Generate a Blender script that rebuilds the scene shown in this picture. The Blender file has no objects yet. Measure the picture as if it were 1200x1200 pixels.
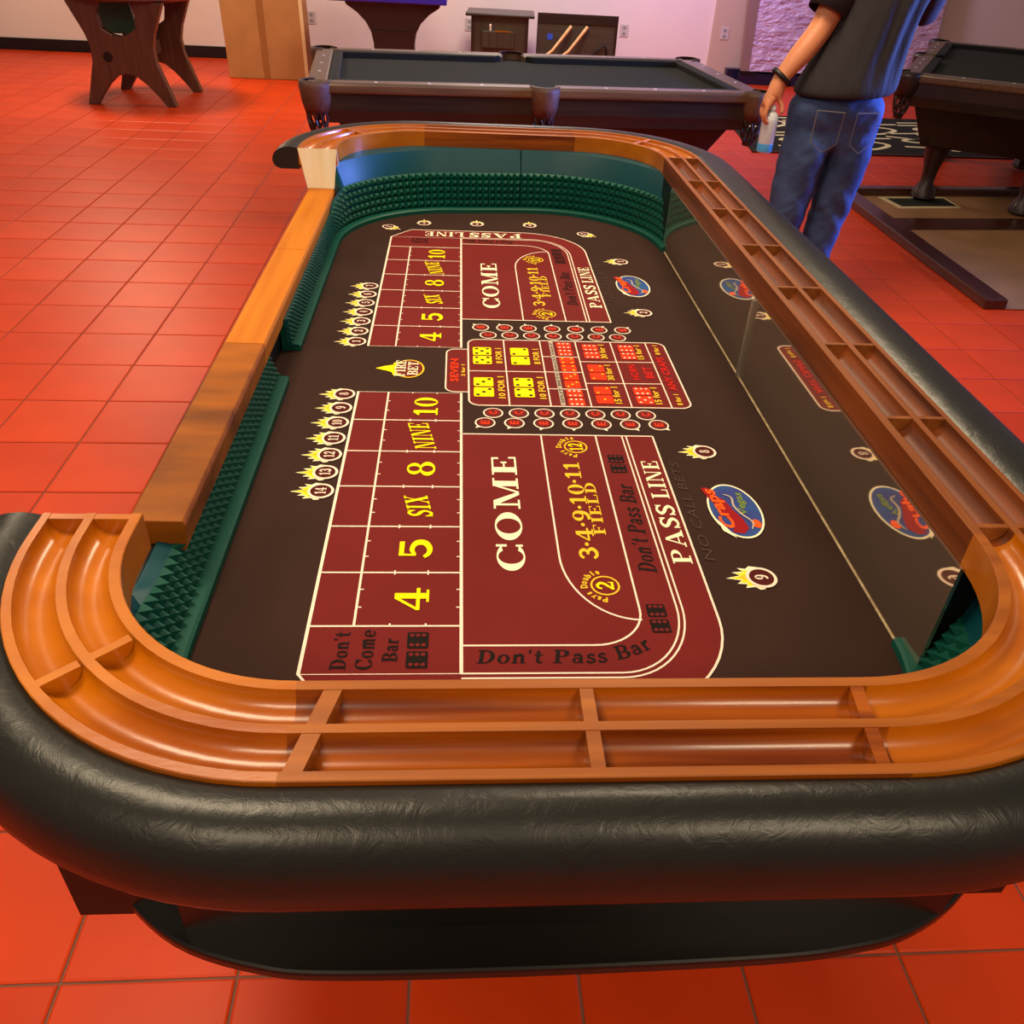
import bpy, bmesh, math, random
from mathutils import Vector, Matrix
random.seed(7)
SC = bpy.context.scene
COL = SC.collection
PI = math.pi

# ------------------------------------------------------------------ camera
cam_d = bpy.data.cameras.new('camera'); cam = bpy.data.objects.new('camera', cam_d); COL.objects.link(cam)
cam_d.sensor_width = 36; cam_d.lens = 984.68 / 1200 * 36; cam_d.shift_x = -2 / 1200
cam_d.clip_start = .02
_rt = Vector((.9977, -.0508, .0452)); _fw = Vector((.0677, .8118, -.58)).normalized()
_rt = (_rt - _fw * _rt.dot(_fw)).normalized(); _up = _rt.cross(_fw)
cam.matrix_world = Matrix(((_rt.x, _up.x, -_fw.x, -.0076), (_rt.y, _up.y, -_fw.y, -1.6829), (_rt.z, _up.z, -_fw.z, 1.5472), (0, 0, 0, 1)))
SC.camera = cam
CAMP = Vector((-.0076, -1.6829, 1.5472))
def px(P):
    d = Vector(P) - CAMP; z = d.dot(_fw)
    if z < .05: return None
    return (602 + 984.68 * d.dot(_rt) / z, 600 - 984.68 * d.dot(_up) / z)

# ------------------------------------------------------------------ light, exposure
SC.view_settings.view_transform = 'Standard'; SC.view_settings.look = 'None'
SC.view_settings.gamma = 1; SC.view_settings.use_curve_mapping = False
SC.view_settings.exposure = -0.28
w = bpy.data.worlds.new('room_light'); SC.world = w; w.use_nodes = True
w.node_tree.nodes['Background'].inputs[0].default_value = (1.0, .86, .76, 1)
w.node_tree.nodes['Background'].inputs[1].default_value = .20
def area(name, loc, to, size, power, col, size_y=None):
    d = bpy.data.lights.new(name, 'AREA'); d.energy = power; d.color = col
    d.shape = 'RECTANGLE' if size_y else 'SQUARE'; d.size = size
    if size_y: d.size_y = size_y
    o = bpy.data.objects.new(name, d); COL.objects.link(o); o.location = loc
    o.rotation_euler = (Vector(to) - Vector(loc)).to_track_quat('-Z', 'Y').to_euler()
    return o
WARM = (1, .79, .52)
area('ceiling_light_near', (-.9, -.3, 2.9), (-.9, -.3, 0), .8, 62, WARM)
area('ceiling_light_mid', (.9, 1.6, 2.9), (.9, 1.6, 0), .8, 75, WARM)
area('ceiling_light_left', (-3.4, 7.2, 2.9), (-3.4, 7.2, 0), .7, 120, WARM)
area('ceiling_light_far', (.4, 6.9, 2.9), (.4, 7.2, 0), 1.0, 130, (1, .84, .70))
area('ceiling_light_side', (-2.6, 2.4, 2.9), (-2.6, 2.4, 0), .9, 58, WARM)
area('ceiling_light_behind_right', (1.3, -2.9, 2.9), (1.3, -2.6, 0), .7, 52, WARM)
area('fill_light_behind_left', (-1.0, -2.9, 2.9), (-1.0, -2.6, 0), .7, 45, WARM)  # unseen fill, added to brighten the near floor and armrest
blue_side = area('blue_side_light', (5.2, 2.5, 1.7), (1.6, 2.4, 1.15), 1.2, 110, (.16, .28, 1.0), .6); blue_side.data.spread = math.radians(62)  # unseen blue source on the right, inferred from the blue cast
area('purple_lamp_light', (2.6, 7.9, 2.9), (2.4, 9.6, .6), .8, 80, (.66, .48, 1.0))

# ------------------------------------------------------------------ materials
def lin(c): return tuple(((v / 255) / 12.92 if v / 255 <= .04045 else ((v / 255 + .055) / 1.055) ** 2.4) for v in c)
MATS = {}
def mat(name, c, rough=.6, spec=.5, var=0, vscale=8, stretch=(1, 1, 1), c2=None, bump=0, bscale=60, metal=0, coat=0, emit=0, alpha=1, trans=0, bdist=.01, coords='Object', detail=4, sheen=0):
    if name in MATS: return MATS[name]
    m = bpy.data.materials.new(name); m.use_nodes = True; N = m.node_tree.nodes; L = m.node_tree.links
    b = N['Principled BSDF']; col = lin(c) + (1,)
    b.inputs['Base Color'].default_value = col; b.inputs['Roughness'].default_value = rough
    b.inputs['Specular IOR Level'].default_value = spec; b.inputs['Metallic'].default_value = metal
    b.inputs['Coat Weight'].default_value = coat; b.inputs['Coat Roughness'].default_value = .12
    b.inputs['Alpha'].default_value = alpha; b.inputs['Transmission Weight'].default_value = trans
    if sheen: b.inputs['Sheen Weight'].default_value = sheen
    if emit:
        b.inputs['Emission Color'].default_value = col; b.inputs['Emission Strength'].default_value = emit
    if var or c2 or bump:
        tc = N.new('ShaderNodeTexCoord'); mp = N.new('ShaderNodeMapping'); mp.inputs['Scale'].default_value = stretch
        L.new(tc.outputs[coords], mp.inputs[0])
    if var or c2:
        nz = N.new('ShaderNodeTexNoise'); nz.inputs['Scale'].default_value = vscale; nz.inputs['Detail'].default_value = detail
        L.new(mp.outputs[0], nz.inputs['Vector'])
        rp = N.new('ShaderNodeValToRGB'); rp.color_ramp.elements[0].position = .3; rp.color_ramp.elements[1].position = .7
        if c2: a, d = col, lin(c2) + (1,)
        else:
            a = tuple(v * (1 - var) for v in col[:3]) + (1,); d = tuple(min(1, v * (1 + var)) for v in col[:3]) + (1,)
        rp.color_ramp.elements[0].color = a; rp.color_ramp.elements[1].color = d
        L.new(nz.outputs['Fac'], rp.inputs[0]); L.new(rp.outputs[0], b.inputs['Base Color'])
    if bump:
        nb = N.new('ShaderNodeTexNoise'); nb.inputs['Scale'].default_value = bscale; nb.inputs['Detail'].default_value = 5
        L.new(mp.outputs[0], nb.inputs['Vector'])
        bp = N.new('ShaderNodeBump'); bp.inputs['Strength'].default_value = bump; bp.inputs['Distance'].default_value = bdist
        L.new(nb.outputs['Fac'], bp.inputs['Height']); L.new(bp.outputs[0], b.inputs['Normal'])
    if name == 'black_vinyl': nb.inputs['Distortion'].default_value = 1.6; nb.inputs['Roughness'].default_value = .62
    MATS[name] = m; return m

def wood(name, c, c2, axis, rough=.3, coat=.35, sc=48, spec=.4):
    st = [1, 1, 1]; st[axis] = .05 if sc > 12 else .3
    return mat(name, c, rough=rough, spec=spec, c2=c2, vscale=sc, stretch=tuple(st), coat=coat, bump=.04, bscale=90, detail=6)

# ------------------------------------------------------------------ mesh helpers
class MB:
    def __init__(s): s.v = []; s.f = []; s.m = []
    def add(s, vs, fs, m=0):
        o = len(s.v); s.v += [tuple(v) for v in vs]; s.f += [tuple(i + o for i in f) for f in fs]; s.m += [m] * len(fs); return s
    def box(s, x0, y0, z0, x1, y1, z1, m=0):
        return s.add([(x0, y0, z0), (x1, y0, z0), (x1, y1, z0), (x0, y1, z0), (x0, y0, z1), (x1, y0, z1), (x1, y1, z1), (x0, y1, z1)],
                     [(3, 2, 1, 0), (4, 5, 6, 7), (0, 1, 5, 4), (1, 2, 6, 5), (2, 3, 7, 6), (3, 0, 4, 7)], m)
    def prism(s, poly, z0, z1, m=0, ax='z'):
        n = len(poly)
        def P(p, h): return (p[0], p[1], h) if ax == 'z' else ((p[0], h, p[1]) if ax == 'y' else (h, p[0], p[1]))
        vs = [P(p, z0) for p in poly] + [P(p, z1) for p in poly]
        fs = [tuple(range(n))[::-1], tuple(range(n, 2 * n))] + [(i, (i + 1) % n, n + (i + 1) % n, n + i) for i in range(n)]
        return s.add(vs, fs, m)
    def lathe(s, prof, c=(0, 0, 0), n=24, m=0, ax='z'):
        vs = []; k = len(prof)
        for i in range(n):
            a = 2 * PI * i / n
            for r, h in prof:
                p = (r * math.cos(a), r * math.sin(a), h)
                if ax == 'y': p = (p[0], p[2], p[1])
                if ax == 'x': p = (p[2], p[0], p[1])
                vs.append((p[0] + c[0], p[1] + c[1], p[2] + c[2]))
        fs = [(i * k + j, ((i + 1) % n) * k + j, ((i + 1) % n) * k + j + 1, i * k + j + 1) for i in range(n) for j in range(k - 1)]
        if prof[0][0] > 0: fs.append(tuple(i * k for i in range(n))[::-1])
        if prof[-1][0] > 0: fs.append(tuple(i * k + k - 1 for i in range(n)))
        return s.add(vs, fs, m)
    def tube(s, pts, r, n=10, m=0, cap=True):
        pts = [Vector(p) for p in pts]; rs = r if isinstance(r, (list, tuple)) else [r] * len(pts)
        vs = []; up = Vector((0, 0, 1))
        for i, p in enumerate(pts):
            t = (pts[min(i + 1, len(pts) - 1)] - pts[max(i - 1, 0)]).normalized()
            a = t.cross(up)
            if a.length < .05: a = t.cross(Vector((0, 1, 0)))
            a.normalize(); b = t.cross(a)
            for k in range(n):
                q = 2 * PI * k / n; vs.append(p + (a * math.cos(q) + b * math.sin(q)) * rs[i])
        fs = [(i * n + k, i * n + (k + 1) % n, (i + 1) * n + (k + 1) % n, (i + 1) * n + k) for i in range(len(pts) - 1) for k in range(n)]
        if cap: fs += [tuple(range(n))[::-1], tuple(range((len(pts) - 1) * n, len(pts) * n))]
        return s.add(vs, fs, m)
    def build(s, name, mats, parent=None, smooth=False, bevel=0, loc=None, fix=True):
        me = bpy.data.meshes.new(name); me.from_pydata(s.v, [], s.f)
        for m in (mats if isinstance(mats, (list, tuple)) else [mats]): me.materials.append(m)
        me.polygons.foreach_set('material_index', s.m)
        if fix:
            bm = bmesh.new(); bm.from_mesh(me); bmesh.ops.recalc_face_normals(bm, faces=bm.faces); bm.to_mesh(me); bm.free()
        if smooth:
            me.polygons.foreach_set('use_smooth', [True] * len(me.polygons))
            if smooth is not True: me.set_sharp_from_angle(angle=math.radians(smooth))
        o = bpy.data.objects.new(name, me); COL.objects.link(o)
        if parent: o.parent = parent
        if loc: o.location = loc
        if bevel:
            b = o.modifiers.new('bevel', 'BEVEL'); b.width = bevel; b.segments = 2; b.limit_method = 'ANGLE'
        return o
def link(name, me, parent=None):
    o = bpy.data.objects.new(name, me); COL.objects.link(o); o.parent = parent; return o
def empty(name, label, cat, loc=(0, 0, 0), rz=0, group=None):
    o = bpy.data.objects.new(name, None); COL.objects.link(o); o.location = loc; o.rotation_euler = (0, 0, rz); o.empty_display_size = .05
    o['label'] = label; o['category'] = cat
    if group: o['group'] = group
    return o
def tag(o, label, cat, group=None):
    o['label'] = label; o['category'] = cat
    if group: o['group'] = group
    return o
def struct(o, label, cat):
    o['kind'] = 'structure'; o['label'] = label; o['category'] = cat; return o
def arc(cx, cy, r, a0, a1, n=16, ry=None):
    ry = ry or r
    return [(cx + r * math.cos(math.radians(a0 + (a1 - a0) * i / n)), cy + ry * math.sin(math.radians(a0 + (a1 - a0) * i / n))) for i in range(n + 1)]

# ------------------------------------------------------------------ setting: floor, wall, baseboard
M_tile = [mat('quarry_tile_%d' % i, c, rough=.42, spec=.26, var=.08, vscale=3.5, bump=.04, bscale=10, coords='Object') for i, c in enumerate([(204, 58, 9), (207, 60, 10), (200, 55, 8)])]
M_grout = mat('grout', (122, 78, 62), rough=.8, var=.2, vscale=5)
fl = MB().box(-9, -4, -.05, 10, 9.7, -.004).build('floor', M_grout); struct(fl, 'glossy red quarry tile floor with thin grey joints', 'floor')
TS = .3021; GX = -.3931; GY = -.9302; GR = .0059; GAP = .0026
def tile_mesh():
    h = TS / 2 - GAP; b = .004
    q = lambda d, z: [(-h + d, -h + d, z), (h - d, -h + d, z), (h - d, h - d, z), (-h + d, h - d, z)]
    vs = q(0, -.006) + q(0, -.002) + q(b, 0)
    fs = [(8, 9, 10, 11)] + [(k * 4 + i, k * 4 + (i + 1) % 4, k * 4 + 4 + (i + 1) % 4, k * 4 + 4 + i) for k in (0, 1) for i in range(4)]
    return vs, fs
tv, tf = tile_mesh(); tile_me = []
for i in range(3):
    me = bpy.data.meshes.new('tile'); me.from_pydata(tv, [], tf); me.materials.append(M_tile[i]); tile_me.append(me)
cg, sg = math.cos(GR), math.sin(GR); cand = []
for i in range(-28, 34):
    for j in range(-9, 36):
        x = GX + (i + .5) * TS; y = GY + (j + .5) * TS; X, Y = cg * x - sg * y, sg * x + cg * y
        if not (-8.9 < X < 9.9 and -3.9 < Y < 9.6): continue
        seen = False
        for ax in (-.4, 0, .4):
            for ay in (-.4, 0, .4):
                P = Vector((X + ax * TS, Y + ay * TS, 0)); u = px(P)
                if not u or not (0 <= u[0] <= 1200 and 0 <= u[1] <= 1200): continue
                t = (1.5472 - .93) / 1.5472; q = CAMP + (P - CAMP) * t
                if -.44 < q.x < .82 and -1.32 < q.y < 1.42: continue
                t = (1.5472 - .62) / 1.5472; q = CAMP + (P - CAMP) * t
                if -.3 < q.x < .5 and -1.2 < q.y < 1.2: continue
                seen = True
        cand.append((0 if seen else 1, (Vector((X, Y, 0)) - CAMP).length, X, Y))
cand.sort(); rest = MB(); rng = random.Random(3)
for k, (s, d, X, Y) in enumerate(cand):
    mi = rng.randrange(3)
    if k < 300 and s == 0:
        o = link('tile', tile_me[mi], fl); o.location = (X, Y, 0); o.rotation_euler.z = GR
    else:
        rest.add([(X + cg * a - sg * b, Y + sg * a + cg * b, z) for a, b, z in tv], tf, mi)
ro = rest.build('far_tiles', M_tile, fl, fix=False); ro['kind'] = 'stuff'

M_wall = mat('painted_wall', (232, 214, 208), rough=.9, spec=.2, var=.03, vscale=2)
WY = 9.65
wb = MB().box(-9, WY, 0, 10, WY + .15, 3.1).build('wall_back', M_wall); struct(wb, 'pale painted back wall of the games room', 'wall')
M_base = mat('black_baseboard', (18, 17, 20), rough=.35)
bb = MB().box(-9, WY - .015, 0, 3.05, WY, .12).build('baseboard_back', M_base, bevel=.004); struct(bb, 'black baseboard along the pale back wall', 'baseboard')
M_pil = mat('beige_pilaster', (196, 170, 150), rough=.8)
tr = MB().box(2.98, WY - .05, 0, 4.0, WY, 3.1).build('trim_1', M_pil, bevel=.006); struct(tr, 'shallow beige pilaster on the back wall', 'pilaster')
bb2 = MB().box(3.2, WY - .16, 0, 10, WY - .05, .14).build('baseboard_right', mat('navy_base', (24, 24, 52), rough=.3), bevel=.004); struct(bb2, 'dark navy base strip under the wrapped panel', 'baseboard')

# ================================================================== craps table
FZ = .7272; RZ = .955; RW = .113
M_rail = wood('rail_wood_x', (98, 34, 2), (178, 90, 7), 0, coat=.22, sc=42)
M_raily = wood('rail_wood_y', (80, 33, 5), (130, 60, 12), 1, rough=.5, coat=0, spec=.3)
M_railc = wood('rail_wood_corner', (158, 76, 2), (194, 110, 6), 0, sc=11, coat=.25)
M_lip = wood('worn_lip', (136, 68, 14), (168, 94, 28), 0, rough=.45, coat=.05, spec=.3)  # lips paler for wear, plus light on the edges put into the colour
M_lipy = wood('worn_lit_lip_y', (120, 60, 18), (150, 84, 32), 1, rough=.5, coat=0, spec=.3)  # side-rail lips: wear and painted-in light together
M_deal = wood('dealer_wood', (184, 98, 2), (202, 118, 6), 1, rough=.55, coat=0, spec=.25)
M_deald = wood('dealer_wood_worn', (96, 46, 2), (176, 96, 5), 0, rough=.55, coat=0, sc=9, spec=.25)
M_pale = wood('pale_end_grain', (240, 224, 184), (250, 240, 212), 2, rough=.6, coat=0)
M_vinyl = mat('black_vinyl', (27, 26, 23), rough=.36, spec=.45, bump=.26, bscale=26, bdist=.004, var=.1, vscale=20)
M_rub = mat('teal_rubber', (2, 74, 62), rough=.5, spec=.3, var=.08, vscale=10)
M_wallteal = mat('teal_wall', (2, 66, 76), rough=.42, spec=.35, var=.06, vscale=6)  # base pushed towards blue to carry the blue light on this wall
M_felt = mat('brown_felt', (54, 35, 30), rough=.9, spec=.12, var=.10, vscale=5, bump=.06, bscale=700, bdist=.001)
M_maroon = mat('maroon_print', (112, 32, 32), rough=.85, spec=.12, var=.06, vscale=6, bump=.05, bscale=700, bdist=.001)
M_disc = mat('dark_maroon_print', (78, 26, 24), rough=.85, spec=.1)
M_white = mat('white_print', (246, 224, 208), rough=.8, spec=.1)
M_cream = mat('cream_print', (250, 240, 206), rough=.8, spec=.1)
M_yel = mat('yellow_print', (250, 226, 10), rough=.8, spec=.1)
M_gold = mat('gold_print', (240, 196, 50), rough=.8, spec=.1)
M_ink = mat('black_print', (28, 20, 19), rough=.8, spec=.1)
M_inkg = mat('charcoal_print', (74, 56, 50), rough=.8, spec=.1)
M_redp = mat('orange_red_print', (238, 58, 24), rough=.8, spec=.1)
M_redd = mat('red_print', (205, 34, 30), rough=.8, spec=.1)
M_grey = mat('grey_print', (186, 172, 158), rough=.8, spec=.1)
M_blue = mat('blue_print', (30, 84, 150), rough=.7, spec=.2, c2=(52, 40, 120), vscale=16)
M_grn = mat('green_print', (120, 140, 50), rough=.8, spec=.1)
M_band = mat('deep_red_print', (150, 24, 30), rough=.8, spec=.1)
M_orange = mat('orange_print', (246, 92, 30), rough=.8, spec=.1)
M_dark = mat('black_laminate', (14, 12, 11), rough=.4, spec=.4)

CT = empty('craps_table', 'long wooden craps table with dark printed layout and black padded edge', 'game table')

# --- felt bed
felt = MB().prism([(-.41, -1.16), (.6195, -1.16), (.6195, 1.27), (-.41, 1.27)], FZ - .012, FZ).build('felt', M_felt, CT)

# --- paths (inner top edge of the wooden chip rail), counter-clockwise, in pieces
PIECES = [
    ('nl', [(-.375, -.862)] + arc(-.155, -.9065, .22, 180, 270, 20)),
    ('near', [(-.155 + i * (.545 / 12), -1.1265) for i in range(13)]),
    ('nr', arc(.39, -.8925, .234, 270, 360, 20)),
    ('right', [(.624, -.8925 + i * (1.9235 / 30)) for i in range(31)]),
    ('fr', arc(.374, 1.031, .25, 0, 90, 20)),
    ('far', [(.374 - i * (.496 / 10), 1.281) for i in range(11)]),
    ('fl', arc(-.122, 1.03, .25, 90, 180, 20) + [(-.372, .995)]),
]
def normals(p):
    out = []
    for i in range(len(p)):
        a = p[max(i - 1, 0)]; b = p[min(i + 1, len(p) - 1)]
        t = Vector((b[0] - a[0], b[1] - a[1])).normalized(); out.append(Vector((t.y, -t.x)))
    return out
def sweep(mb, p, nrm, sec, mi=None, close=True, caps=True):
    """sec: function(i, n) -> list of (u, z)"""
    k = None; vs = []
    for i, (q, n) in enumerate(zip(p, nrm)):
        s = sec(i, n); k = len(s)
        vs += [(q[0] + n.x * u, q[1] + n.y * u, z) for u, z in s]
    m = k if close else k - 1
    o = len(mb.v); mb.v += vs
    for i in range(len(p) - 1):
        for j in range(m):
            j2 = (j + 1) % k
            mb.f.append((o + i * k + j, o + (i + 1) * k + j, o + (i + 1) * k + j2, o + i * k + j2)); mb.m.append(mi[j] if mi else 0)
    if caps and close:
        e = o + (len(p) - 1) * k
        mb.f.append(tuple(range(o, o + k))); mb.m.append(0); mb.f.append(tuple(range(e, e + k))); mb.m.append(0)
def rail_section():
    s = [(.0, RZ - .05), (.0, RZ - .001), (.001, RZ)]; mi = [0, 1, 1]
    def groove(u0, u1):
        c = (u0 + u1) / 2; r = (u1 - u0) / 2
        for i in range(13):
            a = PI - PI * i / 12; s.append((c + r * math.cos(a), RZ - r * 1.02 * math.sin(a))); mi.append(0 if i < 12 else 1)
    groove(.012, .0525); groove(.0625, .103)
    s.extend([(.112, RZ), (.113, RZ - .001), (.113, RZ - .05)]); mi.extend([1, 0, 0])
    return s, mi
RS, RM = rail_section()
full = []
for name, p in PIECES:
    n = normals(p)
    if name == 'nl': n[0] = Vector((-1, 0)); n[-1] = Vector((0, -1))
    if name == 'nr': n[0] = Vector((0, -1)); n[-1] = Vector((1, 0))
    if name == 'fr': n[0] = Vector((1, 0)); n[-1] = Vector((0, 1))
    if name == 'fl': n[0] = Vector((0, 1)); n[-1] = Vector((-1, 0))
    mb = MB(); sweep(mb, p, n, lambda i, nn: RS, RM)
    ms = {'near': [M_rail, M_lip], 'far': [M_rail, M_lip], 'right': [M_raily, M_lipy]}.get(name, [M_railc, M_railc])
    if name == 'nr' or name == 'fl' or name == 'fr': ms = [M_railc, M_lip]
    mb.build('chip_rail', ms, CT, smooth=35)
    full += list(zip(p, n)) if not full else list(zip(p, n))[1:]
fp = [a for a, b in full]; fn = [b for a, b in full]

# --- dividers in the chip grooves
def divider(q, n, th, m, skew=0):
    t = Vector((-n.y, n.x)); mb = MB()
    for u0, u1 in ((.0122, .0523), (.0627, .1028)):
        c = (u0 + u1) / 2; r = (u1 - u0) / 2; pr = [(c + r * math.cos(PI - PI * i / 12), -.0006 - r * 1.01 * math.sin(PI - PI * i / 12)) for i in range(13)]
        vs = []
        for s in (-.5, .5):
            for u, z in pr:
                d = s * th + skew * (u - .057)
                vs.append((q[0] + n.x * u + t.x * d, q[1] + n.y * u + t.y * d, RZ + z))
        mb.add(vs, [tuple(range(13)), tuple(range(13, 26))[::-1]] + [(i, (i + 1) % 13, 13 + (i + 1) % 13, 13 + i) for i in range(13)])
    return mb.build('divider', m, CT)
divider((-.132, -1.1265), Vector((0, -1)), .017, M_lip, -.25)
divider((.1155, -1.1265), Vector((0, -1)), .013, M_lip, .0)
divider((.3735, -1.1265), Vector((0, -1)), .013, M_rail, -.12)
for a in (223, ):
    r = math.radians(a); n = Vector((math.cos(r), math.sin(r))); divider((-.155 + .22 * n.x, -.91 + .22 * n.y), n, .010, M_railc)
divider((-.375, -.868), Vector((-1, 0)), .010, M_railc)
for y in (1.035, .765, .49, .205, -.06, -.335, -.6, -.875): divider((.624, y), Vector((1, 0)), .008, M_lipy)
for a in (45,):
    r = math.radians(a); n = Vector((math.cos(r), math.sin(r))); divider((.374 + .25 * n.x, 1.031 + .25 * n.y), n, .012, M_railc)
r = math.radians(135); n = Vector((math.cos(r), math.sin(r))); divider((-.122 + .25 * n.x, 1.03 + .25 * n.y), n, .012, M_railc)

# --- black padded armrest
def padsec(i, n):
    wd = (.068 * n.y ** 2 if n.y < 0 else .10 * n.y ** 2) + (.122 * n.x ** 2 if n.x > 0 else .078 * n.x ** 2)
    o = RW + .0005; k = 1 - .38 * n.x ** 2 if n.x < 0 and n.y >= 0 else 1
    return [(u_, RZ + (z_ - RZ) * k) for u_, z_ in _pad(o, wd)]
def _pad(o, wd):
    return [(o, RZ - .10), (o, RZ - .006), (o + .008, RZ - .002), (o + .3 * wd, RZ + .001), (o + .5 * wd, RZ - .0015), (o + .68 * wd, RZ - .008), (o + .84 * wd, RZ - .02),
            (o + .95 * wd, RZ - .038), (o + wd, RZ - .058), (o + .97 * wd, RZ - .077), (o + .88 * wd, RZ - .092), (o + .7 * wd, RZ - .10)]
mb = MB(); sweep(mb, fp, fn, padsec); mb.build('padded_armrest', M_vinyl, CT, smooth=50)

# --- pale end block under the rail end beside the dealer rail
mb = MB(); mb.add([(-.486, .9945, RZ - .002), (-.371, .9945, RZ - .002), (-.386, .9945, .838), (-.466, .9945, .838), (-.486, 1.02, RZ - .052), (-.371, 1.02, RZ - .052), (-.386, 1.02, .838), (-.466, 1.02, .838)],
       [(0, 1, 2, 3), (7, 6, 5, 4), (0, 4, 5, 1), (1, 5, 6, 2), (2, 6, 7, 3), (3, 7, 4, 0)])
mb.build('end_block', M_pale, CT)['label'] = 'pale unfinished wooden end block of the chip rail'
# --- dealer rail in three boards
for y0, y1, m in ((-.72, -.132, M_deald), (-.130, .428, M_deal), (.430, .9935, M_deal)):
    mb = MB(); mb.prism([(-.462, .792), (-.392, .786), (-.384, .832), (-.388, .8395), (-.460, .8405), (-.466, .834)], y0, y1, ax='y')
    mb.build('dealer_rail', m, CT, bevel=.002)

# --- teal rubber dice bumpers (pyramids) with smooth wall above
def bumper(p, name='dice_bumper'):
    pts = [Vector(a) for a in p]; acc = [0]
    for a, b in zip(pts, pts[1:]): acc.append(acc[-1] + (b - a).length)
    Lg = acc[-1]; n = max(2, round(Lg / .021)); q = []
    for i in range(n + 1):
        s = Lg * i / n; k = max(j for j in range(len(acc)) if acc[j] <= s + 1e-9); k = min(k, len(pts) - 2)
        q.append(pts[k].lerp(pts[k + 1], (s - acc[k]) / max(1e-9, acc[k + 1] - acc[k])))
    nr = normals([(a.x, a.y) for a in q]); mb = MB(); rows = 5
    def low(i):            # 1 under the low dealer rail, 0 under the high chip rail
        if q[i].x > -.2: return 0
        y = q[i].y; return max(0, min(1, (.975 - y) / .12, (y + .91) / .10))
    def base(r, i):
        f = r / rows; l = low(i); hi = .102 if q[i].y > 0 else .080
        return (.026 + (.016 * (q[i].y > 0) * (1 - l) + (.004 if q[i].y > 0 else .022)) * f, FZ + .016 + (hi + (.058 - hi) * l) * f)
    def top(i): l = low(i); return (.07 if q[i].y > 0 and l == 0 else .036 if q[i].y > 0 else .066, .799 if l > .02 and -.875 < q[i].y < .985 else RZ - .046)
    sweep(mb, q, nr, lambda i, nn: [(0, FZ), (0, FZ + .011), (.004, FZ + .0145), base(0, i)], close=False)
    for r in range(rows):
        for i in range(n):
            (u0, z0), (u1, z1), (u2, z2), (u3, z3) = base(r, i), base(r, i + 1), base(r + 1, i + 1), base(r + 1, i)
            A = q[i] + nr[i] * u0; B = q[i + 1] + nr[i + 1] * u1; C_ = q[i + 1] + nr[i + 1] * u2; D = q[i] + nr[i] * u3
            c = (A + B + C_ + D) / 4; nn = (nr[i] + nr[i + 1]) / 2; ap = c - nn * .015
            mb.add([(A.x, A.y, z0), (B.x, B.y, z1), (C_.x, C_.y, z2), (D.x, D.y, z3), (ap.x, ap.y, (z0 + z2) / 2 + .003)], [(0, 1, 4), (1, 2, 4), (2, 3, 4), (3, 0, 4)])
    def up(i):
        u1, z1 = base(rows, i); ut, zt = top(i); return [(u1, z1), (u1 + .001, min(z1 + .004, zt)), (ut, max(zt, z1 + .002)), (ut + (.005 if zt < .85 else .065), max(zt, z1 + .002)), (ut + .005, FZ)]
    sweep(mb, q, nr, lambda i, nn: up(i), mi=[1, 1, 1, 1], close=False)
    for i in (0, n):
        a = q[i]; nn = nr[i]; sec = [(0, FZ), (0, FZ + .011), base(0, i)] + up(i)
        mb.add([(a.x + nn.x * u, a.y + nn.y * u, z) for u, z in sec], [tuple(range(len(sec)))], 0)
    return mb.build(name, [M_rub, M_wallteal], CT, smooth=22)
bumper([(-.358, -.075), (-.358, -.46), (-.358, -.86)] + arc(-.12, -.86, .238, 180, 270, 20) + [(.2, -1.098)])
bumper([(.2, -1.098)] + arc(.362, -.852, .246, 270, 360, 20))
bumper([(.612, .835)] + arc(.25, .835, .357, 0, 90, 24) + [(.2, 1.190)])
bumper([(.2, 1.190), (.1, 1.18)] + arc(-.005, .815, .353, 90, 180, 24) + [(-.358, .08)])
MB().box(-.43, -.074, FZ - .01, -.402, .079, .80).build('box_panel', M_dark, CT)

# --- mirrors along the player side
M_mir = mat('tinted_mirror', (206, 192, 176), rough=.04, metal=.92, var=.03, vscale=3)
M_alu = mat('brushed_channel', (190, 184, 172), rough=.3, metal=.8)
for y0, y1 in ((-.905, -.0185), (-.0055, .862)):
    MB().box(.6175, y0, FZ + .0005, .6225, y1, RZ - .046).build('mirror_panel', M_mir, CT)
MB().box(.6115, -.0185, FZ + .0005, .6225, -.0055, RZ - .048).build('mirror_joint', M_alu, CT)
MB().box(.6155, -.868, FZ, .6175, .83, FZ + .0014).build('mirror_edge', mat('chalky_edge', (206, 190, 150), rough=.7, c2=(150, 128, 96), vscale=60), CT)
MB().box(.6230, -.90, FZ - .03, .66, 1.0, RZ - .05).build('side_panel', M_dark, CT)
# --- carcass, cup shelf, pedestals
MB().box(-.452, -.862, .60, -.432, .99, .80).build('side_panel', M_dark, CT)
MB().box(-.30, -1.185, .60, .56, -1.155, RZ - .05).build('end_panel', M_dark, CT)
MB().box(-.20, 1.30, .60, .50, 1.33, RZ - .05).build('end_panel', M_dark, CT)
MB().box(-.43, -1.15, .60, .66, 1.29, FZ - .0125).build('bed', M_dark, CT)
def cat_rom0(pts, n=5):
    P = [pts[0]] + list(pts) + [pts[-1]]; out = []
    for i in range(1, len(P) - 2):
        for k in range(n):
            t = k / n; a, b, c, d = P[i - 1], P[i], P[i + 1], P[i + 2]
            out.append(tuple(.5 * (2 * b[j] + (c[j] - a[j]) * t + (2 * a[j] - 5 * b[j] + 4 * c[j] - d[j]) * t * t + (3 * b[j] - a[j] - 3 * c[j] + d[j]) * t ** 3) for j in (0, 1)))
    out.append(tuple(pts[-1])); return out
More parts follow.
